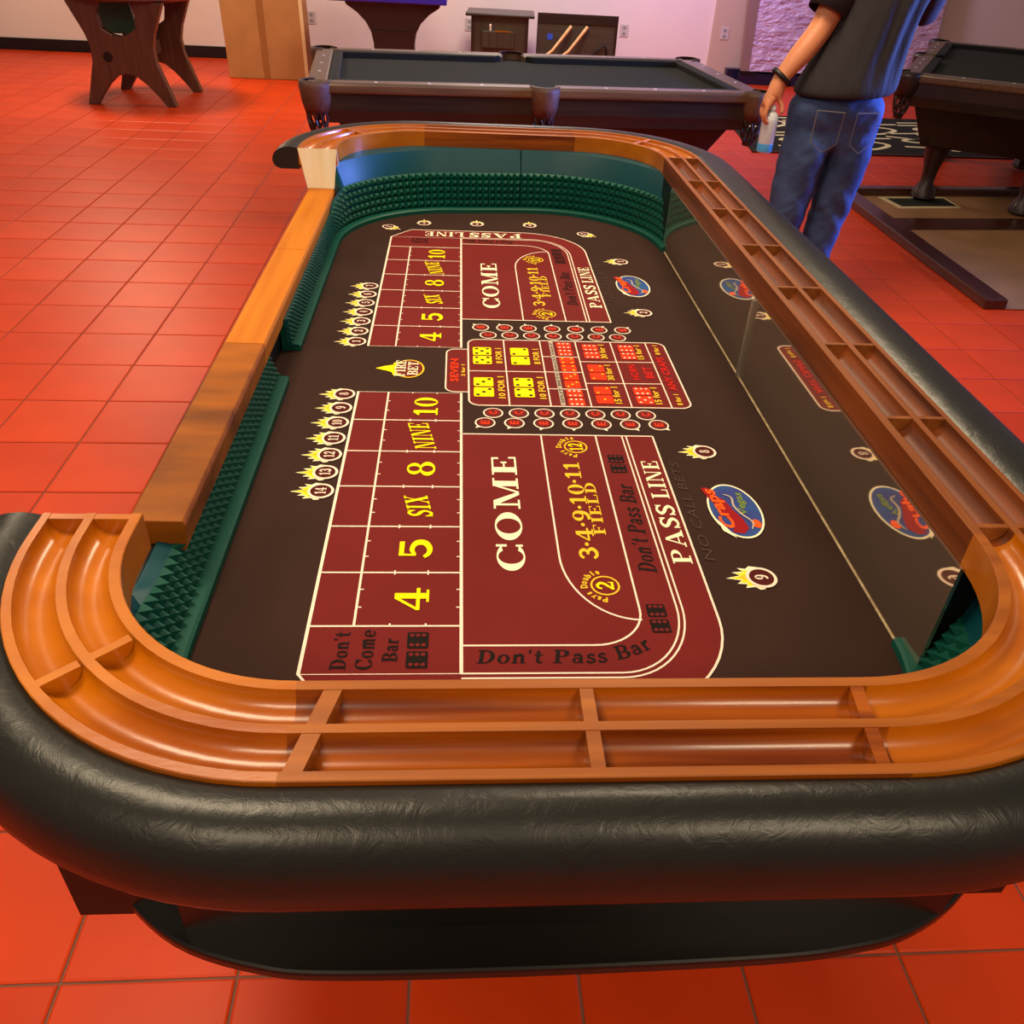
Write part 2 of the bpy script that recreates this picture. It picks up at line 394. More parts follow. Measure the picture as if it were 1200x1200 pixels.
sh = [(-.50, -.95), (-.475, -1.03), (-.396, -1.126), (-.314, -1.192), (-.217, -1.2246), (-.126, -1.234), (.1, -1.235), (.338, -1.2305), (.438, -1.222), (.517, -1.205), (.6, -1.16), (.68, -1.08), (.72, -.95)]
MB().prism(cat_rom0(sh), .602, .62).build('cup_shelf', mat('shelf_laminate', (20, 16, 14), rough=.28, spec=.5), CT, bevel=.004)
for y in (-.55, .75):
    for x in (-.12, .34): MB().prism([(x - .07, y - .07), (x + .07, y - .07), (x + .07, y + .07), (x - .07, y + .07)], 0, .602).build('leg', M_dark, CT, bevel=.01)

# ================================================================== print on the felt
def cat_rom(pts, n=7):
    P = [pts[0]] + list(pts) + [pts[-1]]; out = []
    for i in range(1, len(P) - 2):
        for k in range(n):
            t = k / n; a, b, c, d = P[i - 1], P[i], P[i + 1], P[i + 2]
            out.append(tuple(.5 * (2 * b[j] + (c[j] - a[j]) * t + (2 * a[j] - 5 * b[j] + 4 * c[j] - d[j]) * t * t + (3 * b[j] - a[j] - 3 * c[j] + d[j]) * t ** 3) for j in (0, 1)))
    out.append(tuple(pts[-1])); return out
def ribbon2(pts, w, closed=False):
    n = len(pts); vs = []; wl = w if isinstance(w, list) else [w] * n
    for i in range(n):
        a = pts[i - 1] if (i or closed) else pts[i]; b = pts[(i + 1) % n] if (i < n - 1 or closed) else pts[i]
        t = Vector((b[0] - a[0], b[1] - a[1]));
        if t.length < 1e-9: t = Vector((1, 0))
        t.normalize(); k = 1
        if 0 < i < n - 1 or closed:
            t1 = (Vector(pts[i]) - Vector(a)); t2 = (Vector(b) - Vector(pts[i]))
            if t1.length > 1e-9 and t2.length > 1e-9: k = 1 / max(.5, math.cos(t1.angle(t2) / 2))
        nx, ny = -t.y * wl[i] / 2 * k, t.x * wl[i] / 2 * k
        vs += [(pts[i][0] + nx, pts[i][1] + ny), (pts[i][0] - nx, pts[i][1] - ny)]
    m = n if closed else n - 1
    return vs, [(2 * i, 2 * i + 1, 2 * ((i + 1) % n) + 1, 2 * ((i + 1) % n)) for i in range(m)]
class G2:      # flat 2-D drawing
    def __init__(s): s.v = []; s.f = []; s.z = []; s.k = 0
    def add(s, vs, fs, z=None):
        o = len(s.v); vs = list(vs); s.k += 1; s.z += z if z else [s.k] * len(vs); s.v += vs; s.f += [tuple(i + o for i in f) for f in fs]; return s
    def R(s, x0, y0, x1, y1): return s.add([(x0, y0), (x1, y0), (x1, y1), (x0, y1)], [(0, 1, 2, 3)])
    def Q(s, *p): return s.add(p, [tuple(range(len(p)))])
    def ring(s, cx, cy, rx, ry, ix, iy, a0=0, a1=360, dx=0, n=22):
        vs = []
        for i in range(n + 1):
            a = math.radians(a0 + (a1 - a0) * i / n); c, q = math.cos(a), math.sin(a)
            vs += [(cx + rx * c, cy + ry * q), (cx + dx + ix * c, cy + iy * q)]
        return s.add(vs, [(2 * i, 2 * i + 1, 2 * i + 3, 2 * i + 2) for i in range(n)])
    def disc(s, cx, cy, rx, ry, n=24): return s.add([(cx + rx * math.cos(2 * PI * i / n), cy + ry * math.sin(2 * PI * i / n)) for i in range(n)], [tuple(range(n))])
    def S(s, pts, w, sm=True):
        p = cat_rom(pts) if sm else pts
        if isinstance(w, tuple): n = len(p); w = [w[0] + (w[1] - w[0]) * math.sin(PI * i / (n - 1)) for i in range(n)]
        return s.add(*ribbon2(p, w))
T, H = .2, .075
def glyph(c):
    g = G2(); w = .8
    if c == 'C': g.ring(.42, .5, .42, .5, .22, .44, 38, 322); g.R(.72, .62, .79, 1); g.R(.72, .05, .78, .3); w = .86
    elif c == 'O': g.ring(.46, .5, .46, .5, .25, .44); w = .98
    elif c == 'Q': g.ring(.46, .5, .46, .5, .25, .44); w = .98
    elif c == 'M': g.R(.12, 0, .19, 1); g.R(.82, 0, 1.02, 1); g.Q((.1, 1), (.3, 1), (.62, 0), (.5, 0)); g.Q((.84, 1), (.9, 1), (.62, 0), (.55, 0)); g.R(0, 0, .32, H); g.R(0, 1 - H, .28, 1); g.R(.72, 0, 1.12, H); g.R(.84, 1 - H, 1.12, 1); w = 1.2
    elif c in 'EF':
        g.R(.1, 0, .1 + T, 1); g.R(0, 1 - H, .7, 1); g.R(.63, .72, .7, 1); g.R(.1, .47, .5, .54); g.R(.46, .38, .52, .63)
        if c == 'E': g.R(0, 0, .72, H); g.R(.65, 0, .72, .3)
        else: g.R(0, 0, .42, H)
        w = .82
    elif c == 'L': g.R(.1, 0, .1 + T, 1); g.R(0, 1 - H, .42, 1); g.R(0, 0, .72, H); g.R(.65, 0, .72, .34); w = .8
    elif c == 'I': g.R(.1, 0, .1 + T, 1); g.R(0, 0, .4, H); g.R(0, 1 - H, .4, 1); w = .48
    elif c == 'N': g.R(.1, 0, .17, 1); g.R(.75, 0, .82, 1); g.Q((.08, 1), (.3, 1), (.82, 0), (.66, 0)); g.R(0, 0, .28, H); g.R(0, 1 - H, .26, 1); g.R(.64, 1 - H, .94, 1); w = 1.0
    elif c in 'PBDR':
        g.R(.1, 0, .1 + T, 1); g.R(0, 0, .44 if c in 'PR' else .4, H); g.R(0, 1 - H, .4, 1)
        if c == 'D': g.ring(.34, .5, .5, .5, .29, .43, -90, 90); g.R(.2, 0, .36, H); g.R(.2, 1 - H, .36, 1); w = .92
        else:
            g.ring(.4, .73, .36, .27, .16, .2, -90, 90); g.R(.2, 1 - H, .42, 1); g.R(.2, .46, .42, .53)
            if c == 'B': g.ring(.42, .26, .38, .27, .17, .2, -90, 90); g.R(.2, 0, .44, H)
            if c == 'R': g.Q((.36, .5), (.54, .5), (.86, 0), (.64, 0))
            w = .86
    elif c == 'A': g.Q((.08, 0), (.15, 0), (.46, .9), (.42, 1)); g.Q((.40, 1), (.54, 1), (.92, 0), (.68, 0)); g.R(.22, .28, .7, .35); g.R(0, 0, .28, H); g.R(.58, 0, 1.0, H); w = 1.04
    elif c == 'S': g.S([(.62, .76), (.5, .93), (.3, .94), (.14, .78), (.24, .6), (.48, .44), (.58, .26), (.44, .07), (.22, .06), (.07, .24)], (.08, .19)); g.R(.6, .68, .67, 1); g.R(.03, 0, .1, .32); w = .74
    elif c == 'T': g.R(.28, 0, .48, 1); g.R(0, 1 - H, .76, 1); g.R(0, .7, .07, 1); g.R(.69, .7, .76, 1); g.R(.16, 0, .6, H); w = .82
    elif c == 'X': g.Q((.04, 1), (.28, 1), (.8, 0), (.56, 0)); g.Q((.66, 1), (.74, 1), (.16, 0), (.08, 0)); g.R(0, 0, .3, H); g.R(.5, 0, .86, H); g.R(0, 1 - H, .36, 1); g.R(.54, 1 - H, .84, 1); w = .9
    elif c == '0': g.ring(.36, .5, .36, .5, .15, .45); w = .78
    elif c == '1': g.R(.2, 0, .4, 1); g.Q((.02, .82), (.02, .74), (.24, .78), (.24, 1)); g.R(.04, 0, .56, H); w = .62
    elif c == '2': g.S([(.1, .7), (.2, .9), (.4, .95), (.58, .76), (.5, .52), (.28, .3), (.08, .1)], (.12, .19)); g.R(.02, 0, .66, .16); g.R(.6, 0, .67, .32); w = .74
    elif c == '3': g.S([(.08, .78), (.2, .93), (.42, .93), (.56, .74), (.44, .55), (.28, .53)], (.14, .17)); g.S([(.28, .53), (.5, .48), (.6, .26), (.44, .07), (.2, .07), (.06, .24)], (.12, .2)); w = .72
    elif c == '4': g.R(.4, 0, .6, 1); g.Q((.4, 1), (.5, 1), (.1, .36), (0, .36)); g.R(0, .26, .78, .37); g.R(.28, 0, .72, H); w = .84
    elif c == '5': g.R(.1, .84, .62, 1); g.Q((.1, .9), (.17, .9), (.17, .5), (.1, .46)); g.S([(.13, .5), (.34, .6), (.56, .48), (.58, .22), (.4, .06), (.2, .07), (.06, .22)], (.1, .2)); w = .72
    elif c in '69':
        g.ring(.36, .32, .34, .32, .14, .25); g.S([(.1, .34), (.14, .66), (.32, .9), (.6, .93)], (.16, .2)); w = .76
        if c == '9': g.v = [(.72 - x, 1 - y) for x, y in g.v]
    elif c == '8': g.ring(.36, .74, .29, .26, .13, .2); g.ring(.36, .27, .35, .28, .16, .21); w = .76
    elif c == '7': g.R(.04, .82, .66, 1); g.Q((.5, .9), (.68, 1), (.4, 0), (.18, 0)); w = .72
    elif c == 'o': g.ring(.3, .33, .3, .34, .13, .27); w = .64
    elif c == 'n': g.R(.08, 0, .24, .66); g.S([(.22, .5), (.36, .63), (.5, .54), (.52, .3), (.52, .0)], .16); g.R(0, 0, .32, .06); g.R(.42, 0, .68, .06); w = .72
    elif c == 'm': g.R(.08, 0, .24, .66); g.S([(.22, .5), (.34, .63), (.46, .54), (.48, .0)], .16); g.S([(.5, .5), (.62, .63), (.74, .54), (.76, .0)], .16); g.R(0, 0, .3, .06); g.R(.68, 0, .92, .06); w = .98
    elif c == 't': g.R(.12, .08, .28, .92); g.R(0, .58, .44, .66); g.S([(.2, .14), (.26, .04), (.42, .08)], .1); w = .48
    elif c == 'a': g.S([(.1, .52), (.22, .64), (.4, .58), (.44, .4), (.44, .02)], .15); g.ring(.25, .2, .24, .21, .1, .13); g.R(.4, 0, .56, .06); w = .62
    elif c == 's': g.S([(.44, .52), (.32, .63), (.14, .58), (.14, .42), (.38, .28), (.42, .1), (.22, .03), (.05, .14)], .13); w = .54
    elif c == 'r': g.R(.08, 0, .24, .66); g.S([(.22, .46), (.32, .6), (.48, .58)], .16); g.R(0, 0, .34, .06); w = .54
    elif c == 'e': g.ring(.3, .33, .3, .34, .14, .27, 0, 320); g.R(.08, .3, .58, .37); w = .64
    elif c == "'": g.Q((.02, 1), (.18, 1), (.1, .72), (.04, .72)); w = .24
    elif c == '.': g.disc(.1, .5, .11, .11, 12); w = .26
    elif c == ' ': w = .36
    return g, w
def serif(s):
    out = G2(); x = 0
    for c in s:
        g, w = glyph(c); out.add([(a + x, b) for a, b in g.v], g.f, list(g.z)); x += w + .06
    return out, x - .06
_bf = {}
def sans(s, bold=.03):
    if (s, bold) in _bf: return _bf[(s, bold)]
    cu = bpy.data.curves.new('t', 'FONT'); cu.body = s; cu.offset = bold; cu.resolution_u = 2
    o = bpy.data.objects.new('t', cu); COL.objects.link(o)
    dg = bpy.context.evaluated_depsgraph_get(); me = bpy.data.meshes.new_from_object(o.evaluated_get(dg))
    g = G2(); vs = [(v.co.x, v.co.y) for v in me.vertices]
    x0 = min(v[0] for v in vs); x1 = max(v[0] for v in vs); y0 = min(v[1] for v in vs); y1 = max(v[1] for v in vs)
    g.add([(a - x0, (b - y0) / (y1 - y0)) for a, b in vs], [tuple(p.vertices) for p in me.polygons])
    bpy.data.objects.remove(o); bpy.data.curves.remove(cu); bpy.data.meshes.remove(me)
    _bf[(s, bold)] = (g, x1 - x0); return _bf[(s, bold)]
UPD = {'y': ((0, 1), (-1, 0)), '-x': ((-1, 0), (0, -1)), 'x': ((1, 0), (0, 1))}
class Print:
    """one printed mark: a stack of flat inks a few tenths of a millimetre above the cloth"""
    def __init__(s): s.mb = MB(); s.ms = []; s.k = 0
    def mi(s, m):
        if m not in s.ms: s.ms.append(m)
        return s.ms.index(m)
    def flat(s, vs, fs, m, lay, zz=None):
        s.k += 1; z0 = FZ + .0004 + .00035 * lay + 4e-6 * (s.k % 60)
        s.mb.add([(x, y, z0 + (2e-5 * min(zz[i], 12) if zz else 0)) for i, (x, y) in enumerate(vs)], fs, s.mi(m)); return s
    def poly(s, pts, m, lay): return s.flat(pts, [tuple(range(len(pts)))], m, lay)
    def line(s, pts, m, lay, w=.0045, closed=False): return s.flat(*ribbon2(pts, w * .78, closed), m, lay)
    def text(s, tx, p0, L, Hh, m, lay, d='y', shear=0, italic=0, font=serif, curve=None):
        """p0 = start of baseline; L along reading direction, Hh cap height"""
        g, w = font(tx) if not isinstance(tx, tuple) else tx; D, U = UPD[d] if isinstance(d, str) else d; vs = []
        for a, b in g.v:
            r = a / w * L + italic * b * Hh; h = b * Hh + shear * (a / w) * L
            vs.append((p0[0] + D[0] * r + U[0] * h, p0[1] + D[1] * r + U[1] * h))
        if curve: vs = [curve(a, b) for a, b in vs]
        return s.flat(vs, g.f, m, lay, g.z)
    def build(s, name, label=None):
        o = s.mb.build(name, s.ms, felt, fix=False)
        for p in o.data.polygons:
            if p.normal.z < 0: p.flip()
        if label: o['label'] = label
        return o
xL, xM, A_, B_, W_, YB = -.2121, -.1498, .279, .1122, .1168, .904
F1, F2, O1, O2, XO = .1536, .2599, .3116, .3197, .3725
def rrect(x0, y0, x1, y1, r, n=6):
    return arc(x1 - r, y0 + r, r, -90, 0, n) + arc(x1 - r, y1 - r, r, 0, 90, n) + arc(x0 + r, y1 - r, r, 90, 180, n) + arc(x0 + r, y0 + r, r, 180, 270, n)
YE = .977
for sg in (-1, 1):
    fy = lambda pts: [(x, sg * y) for x, y in pts]
    # place boxes and don't-come strip
    Print().poly(fy([(xL, B_), (0, B_), (0, YB), (xL, YB)]), M_maroon, 0).build('place_box_panel')
    outer = [(0, A_), (XO, A_), (XO, .80)] + arc(XO - .19, .80, .19, 0, 90, 14, ry=YE - .80)[1:] + [(-.155, YE), (xL, YB)]
    Print().poly(fy(outer + [(0, YB)]), M_maroon, 1).build('pass_line_panel')
    pr = Print()
    pr.line(fy([(xL, B_), (0, B_), (0, YB), (xL, YB)]), M_white, 2, closed=True)
    pr.line(fy([(xM, B_), (xM, B_ + 6 * W_)]), M_white, 2)
    for k in range(1, 7): pr.line(fy([(xL, B_ + k * W_), (0, B_ + k * W_)]), M_white, 2, .004)
    for k in range(6):
        for f in (1 / 3, 2 / 3):
            y = B_ + (k + f) * W_
            pr.line(fy([(xM, y), (xM + .007, y)]), M_white, 2, .003); pr.line(fy([(-.007, y), (0, y)]), M_white, 2, .003)
    for k in range(7):
        y = B_ + k * W_
        for x in (-.1, -.05): pr.line(fy([(x, y - (.005 if k else 0)), (x, y + (.005 if k < 6 else 0))]), M_white, 2, .003)
    pr.build('place_box_lines')
    pr = Print()
    pr.line(fy([(0, A_), (XO, A_)]), M_white, 2)
    pr.line(fy(outer[1:]), M_white, 2)
    for q, r, yy, wd in ((O1, .10, YB, .0036), (O2, .108, YB + .0085, .0036)):
        pr.line(fy([(q, A_), (q + .004, .775)] + arc(q - r + .004, .775, r, 0, 90, 14, ry=yy - .775)[1:] + [(0, yy), ((xL, yy) if q == O2 and False else (0, yy))][:1]), M_white, 2, wd)
    pr.line(fy([(F2, A_), (F2, .78)] + arc(F2 - .075, .78, .075, 0, 90, 12, ry=.072)[1:] + [(0, .852)]), M_white, 2, .004)
    pr.line(fy([(F1, A_), (F1, .655)] + arc(F2, .655, F2 - F1, 180, 90, 14, ry=.146)[1:]), M_white, 2, .004)
    pr.build('come_and_pass_lines')
    # numbers: near half reads 4..10 towards the centre, far half likewise away from the camera
    names = ['4', '5', 'SIX', '8', 'NINE', '10']
    for k, tx in enumerate(names):
        y0 = -(B_ + (6 - k) * W_) if sg < 0 else B_ + k * W_
        pr = Print(); sizes = {'4': (.052, .05), '5': (.05, .05), '8': (.05, .05), '10': (.078, .048), 'SIX': (.062, .04), 'NINE': (.098, .039)}
        L_, h_ = sizes[tx]; c = y0 + W_ / 2
        sh_ = {'SIX': .2, 'NINE': .2}.get(tx, 0); xb = -.047 if sh_ == 0 else -.046
        pr.text(tx, (xb, c - L_ / 2), L_, h_, M_yel, 3, shear=sh_); pr.build('place_number')
    y0 = .353 if sg > 0 else -.692
    Print().text('COME', (.100, y0), .338, .045, M_cream, 3).build('come_lettering')
    # field
    y0 = .375 if sg > 0 else -.663
    pr = Print(); pr.text('3.4.9.10.11', (.2155, y0), .287, .029, M_gold, 3); pr.text('FIELD', (.2360, y0 + .064), .155, .019, M_gold, 3); pr.build('field_lettering')
    for val, cy, mr in (('2', -.726, 1), ('12', -.323, 1)) if sg < 0 else (('2', .323, 1), ('12', .726, 1)):
        pr = Print(); cx = .2165
        pr.flat(*(lambda g: (g.v, g.f))(G2().ring(cx, cy, .0225, .0225, .0195, .0195)), M_gold, 3)
        L_ = .02 if val == '2' else .026; pr.text(val, (cx + .013, cy - L_ / 2), L_, .026, M_yel, 3)
        ang0, ang1 = (262, 105) if cy < 0 and val == '2' or cy > 0 and val == '2' else (262, 98)
        word = 'Pays Double'
        for i, ch in enumerate(word):
            if ch == ' ': continue
            a = math.radians(ang0 + (ang1 - ang0) * i / (len(word) - 1)); ux, uy = math.cos(a), math.sin(a); D = (uy, -ux)
            g, w_ = sans(ch, .04); hh = .011 if ch not in 'ays oue' else .0085; ll = hh * min(.8, w_ / .72)
            pr.text(ch, (cx + ux * .027 - D[0] * ll / 2, cy + uy * .027 - D[1] * ll / 2), ll, hh, M_gold, 3, d=(D, (ux, uy)), font=lambda q: sans(q, .04))
        pr.build('pays_double_ring')
    # pass line / don't pass bar along the side
    y0 = .37 if sg > 0 else -.673
    Print().text('PASS', (.3635, y0), .163, .031, M_cream, 3).build('pass_lettering'); Print().text('LINE', (.3635, y0 + .180), .125, .031, M_cream, 3).build('line_lettering')
    y0 = .385 if sg > 0 else -.696
    Print().text("Don't Pass Bar", (.3025, y0), .245, .028, M_ink, 3, italic=.2).build('dont_pass_lettering')
    Print().text("NO CALL BETS", (.402, y0 + .03), .29, .017, M_inkg, 3, italic=.25, font=lambda q: sans(q, .0)).build('no_call_lettering')
    def dice_pair(x0, y0, x1, y1, m1, m2, d):
        pr = Print()
        for q in (0, 1):
            ya = y0 + (y1 - y0) * (0 if q == 0 else .54); yb = y0 + (y1 - y0) * (.46 if q == 0 else 1)
            pr.poly(rrect(x0, ya, x1, yb, .003, 3), m1, 3)
            for fx in (.22, .5, .78):
                for fy_ in (.2, .8): pr.flat(*(lambda g: (g.v, g.f))(G2().disc(x0 + (x1 - x0) * fx, ya + (yb - ya) * fy_, .0032, .0032, 10)), m2, 4)
        return pr.build('printed_dice')
    dice_pair(.273, -.412 if sg < 0 else .70, .302, -.35 if sg < 0 else .762, M_ink, M_maroon, 0)
    dice_pair(.270, -.828 if sg < 0 else .766, .298, -.768 if sg < 0 else .828, M_ink, M_maroon, 0)
    # don't come bar box
    if sg < 0:
        pr = Print(); pr.text("Don't", (-.1525, -.896), .072, .021, M_ink, 3); pr.text('Come', (-.118, -.896), .076, .023, M_ink, 3); pr.text('Bar', (-.086, -.882), .045, .020, M_ink, 3); pr.build('dont_come_lettering')
        dice_pair(-.074, -.894, -.045, -.826, M_ink, M_maroon, 0)
        def bend(x, y):
            if x < .17: return (x, y)
            t = x - .17; R_ = .17; a = t / R_; h = y + .886
            return (.17 + (R_ - h) * math.sin(a), -.886 + R_ - (R_ - h) * math.cos(a))
        Print().text("Don't Pass Bar", (.020, -.886), .252, .025, M_ink, 3, d='x', italic=.15, curve=bend).build('dont_pass_lettering')
    else:
        Print().text('PASS', (.186, .9605), .163, .042, M_cream, 3, d='-x').build('pass_lettering'); Print().text('LINE', (.009, .9605), .123, .042, M_cream, 3, d='-x').build('line_lettering')
        Print().text("Don't Pass Bar", (.16, .892), .15, .026, M_ink, 3, d='-x', italic=.15).build('dont_pass_lettering')
        pr = Print(); pr.text("Don't", (-.10, .893), .05, .022, M_ink, 3, d='-x'); pr.text("Come", (-.10, .868), .05, .022, M_ink, 3, d='-x'); pr.build('dont_come_lettering')

# centre: proposition box
Print().poly(rrect(.016, -.163, .479, .160, .022), M_maroon, 0).build('proposition_panel')
Print().poly([(.016, -.106), (.016, .104)] + arc(-.033 + .02, .104 - .02, .02, 90, 180, 5) + arc(-.033 + .02, -.106 + .02, .02, 180, 270, 5), M_maroon, 0).build('seven_panel')
pr = Print(); pr.line(rrect(.016, -.163, .479, .160, .022), M_white, 2, .0045, True)
pr.line([(.016, .104)] + arc(-.013, .084, .02, 90, 180, 5) + arc(-.013, -.086, .02, 180, 270, 5) + [(.016, -.106)], M_white, 2, .004)
for x in (.099, .184, .268, .352, .436): pr.line([(x, -.163), (x, .158)], M_white, 2, .0038)
pr.line([(.016, -.0065), (.184, -.0055)], M_white, 2, .0038)
for y in (.073, -.005, -.0855): pr.line([(.184, y), (.268, y)], M_white, 2, .0038)
for y in (.05, -.057): pr.line([(.268, y), (.436, y + .003)], M_white, 2, .0038)
pr.build('proposition_lines')
sn = lambda q: sans(q, .025)
PIP = {1: [(.5, .5)], 2: [(.2, .2), (.8, .8)], 3: [(.2, .2), (.5, .5), (.8, .8)], 4: [(.2, .2), (.8, .2), (.2, .8), (.8, .8)], 5: [(.2, .2), (.8, .2), (.2, .8), (.8, .8), (.5, .5)], 6: [(.2, .2), (.5, .2), (.8, .2), (.2, .8), (.5, .8), (.8, .8)]}
def face(pr, x0, y0, x1, y1, n, mb_, mp, r=.0032):
    pr.poly(rrect(x0, y0, x1, y1, .004, 3), mb_, 3)
    for a, b in PIP[n]: pr.flat(*(lambda g: (g.v, g.f))(G2().disc(x0 + (x1 - x0) * a, y0 + (y1 - y0) * b, r, r, 8)), mp, 4)
def cell(x, y, n1, n2, mb_, mp, txt, s=.040, tw=.062, r=.0032, dx=.012):
    pr = Print(); face(pr, x, y - s * 1.05, x + s, y - s * .06, n1, mb_, mp, r); face(pr, x, y + s * .06, x + s, y + s * 1.05, n2, mb_, mp, r)
    if txt: pr.text(txt, (x + s + dx + .012, y - tw / 2), tw, .015, M_gold, 3, font=sn)
    pr.build('proposition_bet')
cell(.0265, .072, 5, 5, M_yel, M_ink, '8 FOR 1', s=.042, tw=.08, r=.0042)
cell(.0265, -.082, 3, 3, M_yel, M_ink, '10 FOR 1', s=.042, tw=.10, r=.0042)
cell(.1120, .072, 2, 2, M_yel, M_ink, '8 FOR 1', s=.042, tw=.08, r=.0042)
cell(.1120, -.082, 4, 4, M_yel, M_ink, '10 FOR 1', s=.042, tw=.10, r=.0042)
for y, n in ((.115, 6), (.034, 4), (-.045, 3), (-.124, 6)): cell(.222, y, n, n, M_redp, M_gold if n != 6 else M_white, None, s=.034, r=.003)
Print().poly([(.205, -.159), (.2145, -.159), (.2145, .157), (.205, .157)], M_grey, 3).text('SPLIT BETS EACH WAY', (.213, -.15), .3, .006, M_inkg, 4, font=sn).build('grey_strip')
for x, y, n, t in ((.282, .105, 6, '30 for 1'), (.282, -.003, 2, '30 for 1'), (.282, -.11, 1, '15 for 1'), (.367, .105, 6, '15 for 1'), (.367, -.11, 5, '15 for 1')):
    cell(x, y, n, min(6, n + (1 if n in (1, 5) else 0)), M_redp, M_white if n > 2 else M_gold, t, s=.036, tw=.075, r=.003, dx=.0045)
Print().text('HORN', (.392, -.036), .075, .018, M_redd, 3, font=sn).text('BET', (.424, -.028), .056, .018, M_redd, 3, font=sn).build('horn_bet_lettering')
Print().text('ANY CRAPS', (.464, -.085), .165, .017, M_redd, 3, font=sn).text('8 for 1', (.462, -.15), .048, .012, M_gold, 3, font=sn).text('8 for 1', (.462, .095), .05, .012, M_gold, 3, font=sn).build('any_craps_lettering')
Print().text('SEVEN', (-.006, -.06), .112, .018, M_redp, 3, font=sn).text('5 for 1', (.0085, -.033), .056, .0085, M_gold, 3, font=sn).build('seven_lettering')
# C and E circles either side of the proposition box
def ce(x, y, tip, ch):
    pr = Print(); g = G2().disc(x, y, .0205, .0205, 24); pr.flat(g.v, g.f, M_white, 2)
    g = G2().disc(x, y, .0172, .0172, 24); pr.flat(g.v, g.f, M_ink, 3); g = G2().disc(x, y, .0155, .0155, 24); pr.flat(g.v, g.f, M_maroon, 4)
    if tip:
        a = math.atan2(tip[1], tip[0]); q = lambda s_, r_: (x + r_ * math.cos(a + s_), y + r_ * math.sin(a + s_))
        pr.poly([q(-.25, .0195), q(0, .029), q(.25, .0195)], M_white, 2)
    pr.text(ch, (x + .0085, y - .0065), .013, .017, M_redp, 5, font=sn); pr.build('craps_eleven_circle')
for i in range(7):
    xa = .064 + .0518 * i; xb = .047 + .0578 * i; k = (i - 3) / 3
    ce(xa, -.1945, None, 'C'); ce(xb, -.2345, (k * .9, -1), 'E')
    ce(xa, .1865, None, 'C'); ce(xb, .2305, (k * .9, 1), 'E')
# fire bet discs
def fire(x, y, num, rot=0, s=1.0):
    pr = Print(); cr, sr = math.cos(rot), math.sin(rot); X = lambda pts: [(x + s * (cr * a - sr * b), y + s * (sr * a + cr * b)) for a, b in pts]
    fl_ = [(.0, .024), (-.012, .026), (-.018, .020), (-.030, .022), (-.024, .014), (-.040, .012), (-.030, .005), (-.052, -.001), (-.030, -.006), (-.038, -.013), (-.024, -.014), (-.028, -.022), (-.014, -.020), (-.008, -.026), (0, -.024)]
    pr.poly(X(fl_), M_cream, 2); pr.poly(X([(a * .9, b * .8) for a, b in fl_]), M_yel, 3)
    pr.poly(X([(-.012, .012), (-.034, .001), (-.012, -.012)]), M_gold, 4)
    g = G2().disc(0, 0, .0225, .0225, 24); pr.flat(X(g.v), g.f, M_white, 5); g = G2().disc(0, 0, .0178, .0178, 24); pr.flat(X(g.v), g.f, M_disc, 6)
    t = str(num); L_ = .011 if len(t) == 1 else .02
    g, w_ = serif(t); pr.flat(X([(.009 - b * .019, -L_ / 2 + a / w_ * L_) for a, b in g.v]), g.f, M_white, 7, g.z)
    pr.build('fire_bet_disc')
for i in range(7): fire(-.2395, -.126 - .0590 * i, 8 + i); fire(-.2405, .1325 + .0585 * i, 1 + i)
fire(.462, -.336, 8); fire(.463, -.707, 9, s=1.08); fire(.466, .3435, 2); fire(.466, .728, 1)
for x, y, r in ((-.227, .998, 2.6), (-.118, 1.041, -1.57), (.0507, 1.048, -1.57), (.2206, 1.05, -1.57), (.386, .98, -.5)): fire(x, y, 3, r + (PI if abs(r) < 1 else 0), .9)
# fire bet logo
pr = Print(); pr.poly([(-.13, .036), (-.150, .024), (-.146, .017), (-.166, .010), (-.186, -.002), (-.164, -.012), (-.150, -.020), (-.146, -.034), (-.13, -.04)], M_yel, 2)
g = G2().disc(-.113, -.002, .033, .044, 28); pr.flat(g.v, g.f, M_gold, 3); g = G2().disc(-.113, -.002, .029, .040, 28); pr.flat(g.v, g.f, M_maroon, 4)
pr.text('FIRE', (-.121, -.041), .080, .022, M_cream, 5); pr.text('BET', (-.094, -.034), .066, .022, M_cream, 5); pr.build('fire_bet_logo')
# round colour emblems
def emblem(x, y):
    pr = Print(); E = lambda rx, ry, n=36: G2().disc(x, y, rx, ry, n)
    g = E(.0475, .0815); pr.flat(g.v, g.f, M_ink, 1); g = E(.046, .080); pr.flat(g.v, g.f, M_cream, 2); g = E(.0425, .0755); pr.flat(g.v, g.f, M_blue, 3)
    pr.poly([(x + a, y + b) for a, b in [(-.046, .066), (-.036, .068), (-.026, .060), (-.028, .046), (-.012, .030), (-.004, .0), (.006, -.026), (.010, -.052), (-.002, -.068), (-.020, -.064), (-.014, -.044), (-.022, -.020), (-.030, .010), (-.040, .040)]], M_band, 4)
    pr.text('Craps', (x - .003, y - .056), .118, .030, M_orange, 6, shear=.12, italic=.1, font=lambda q: sans(q, .03))
    g = G2(); g.S([(x - .010, y + .046), (x + .002, y + .036), (x + .000, y + .010), (x + .008, y - .014), (x + .020, y - .036), (x + .014, y - .056)], (.002, .004)); pr.flat(g.v, g.f, M_grey, 7)
    pr.text('Vegas', (x + .022, y - .018), .068, .018, M_grn, 5, shear=-.08, italic=.25, font=lambda q: sans(q, .02))
    g = G2().disc(x + .026, y - .040, .008, .012, 14); pr.flat(g.v, g.f, M_orange, 5)
    pr.poly([(x - .040, y - .026), (x - .036, y - .060), (x - .018, y - .080), (x - .028, y - .052)], M_cream, 4)
    pr.build('oval_emblem', 'oval blue emblem with orange and green lettering')
emblem(.4705, -.5265); emblem(.4705, .534)

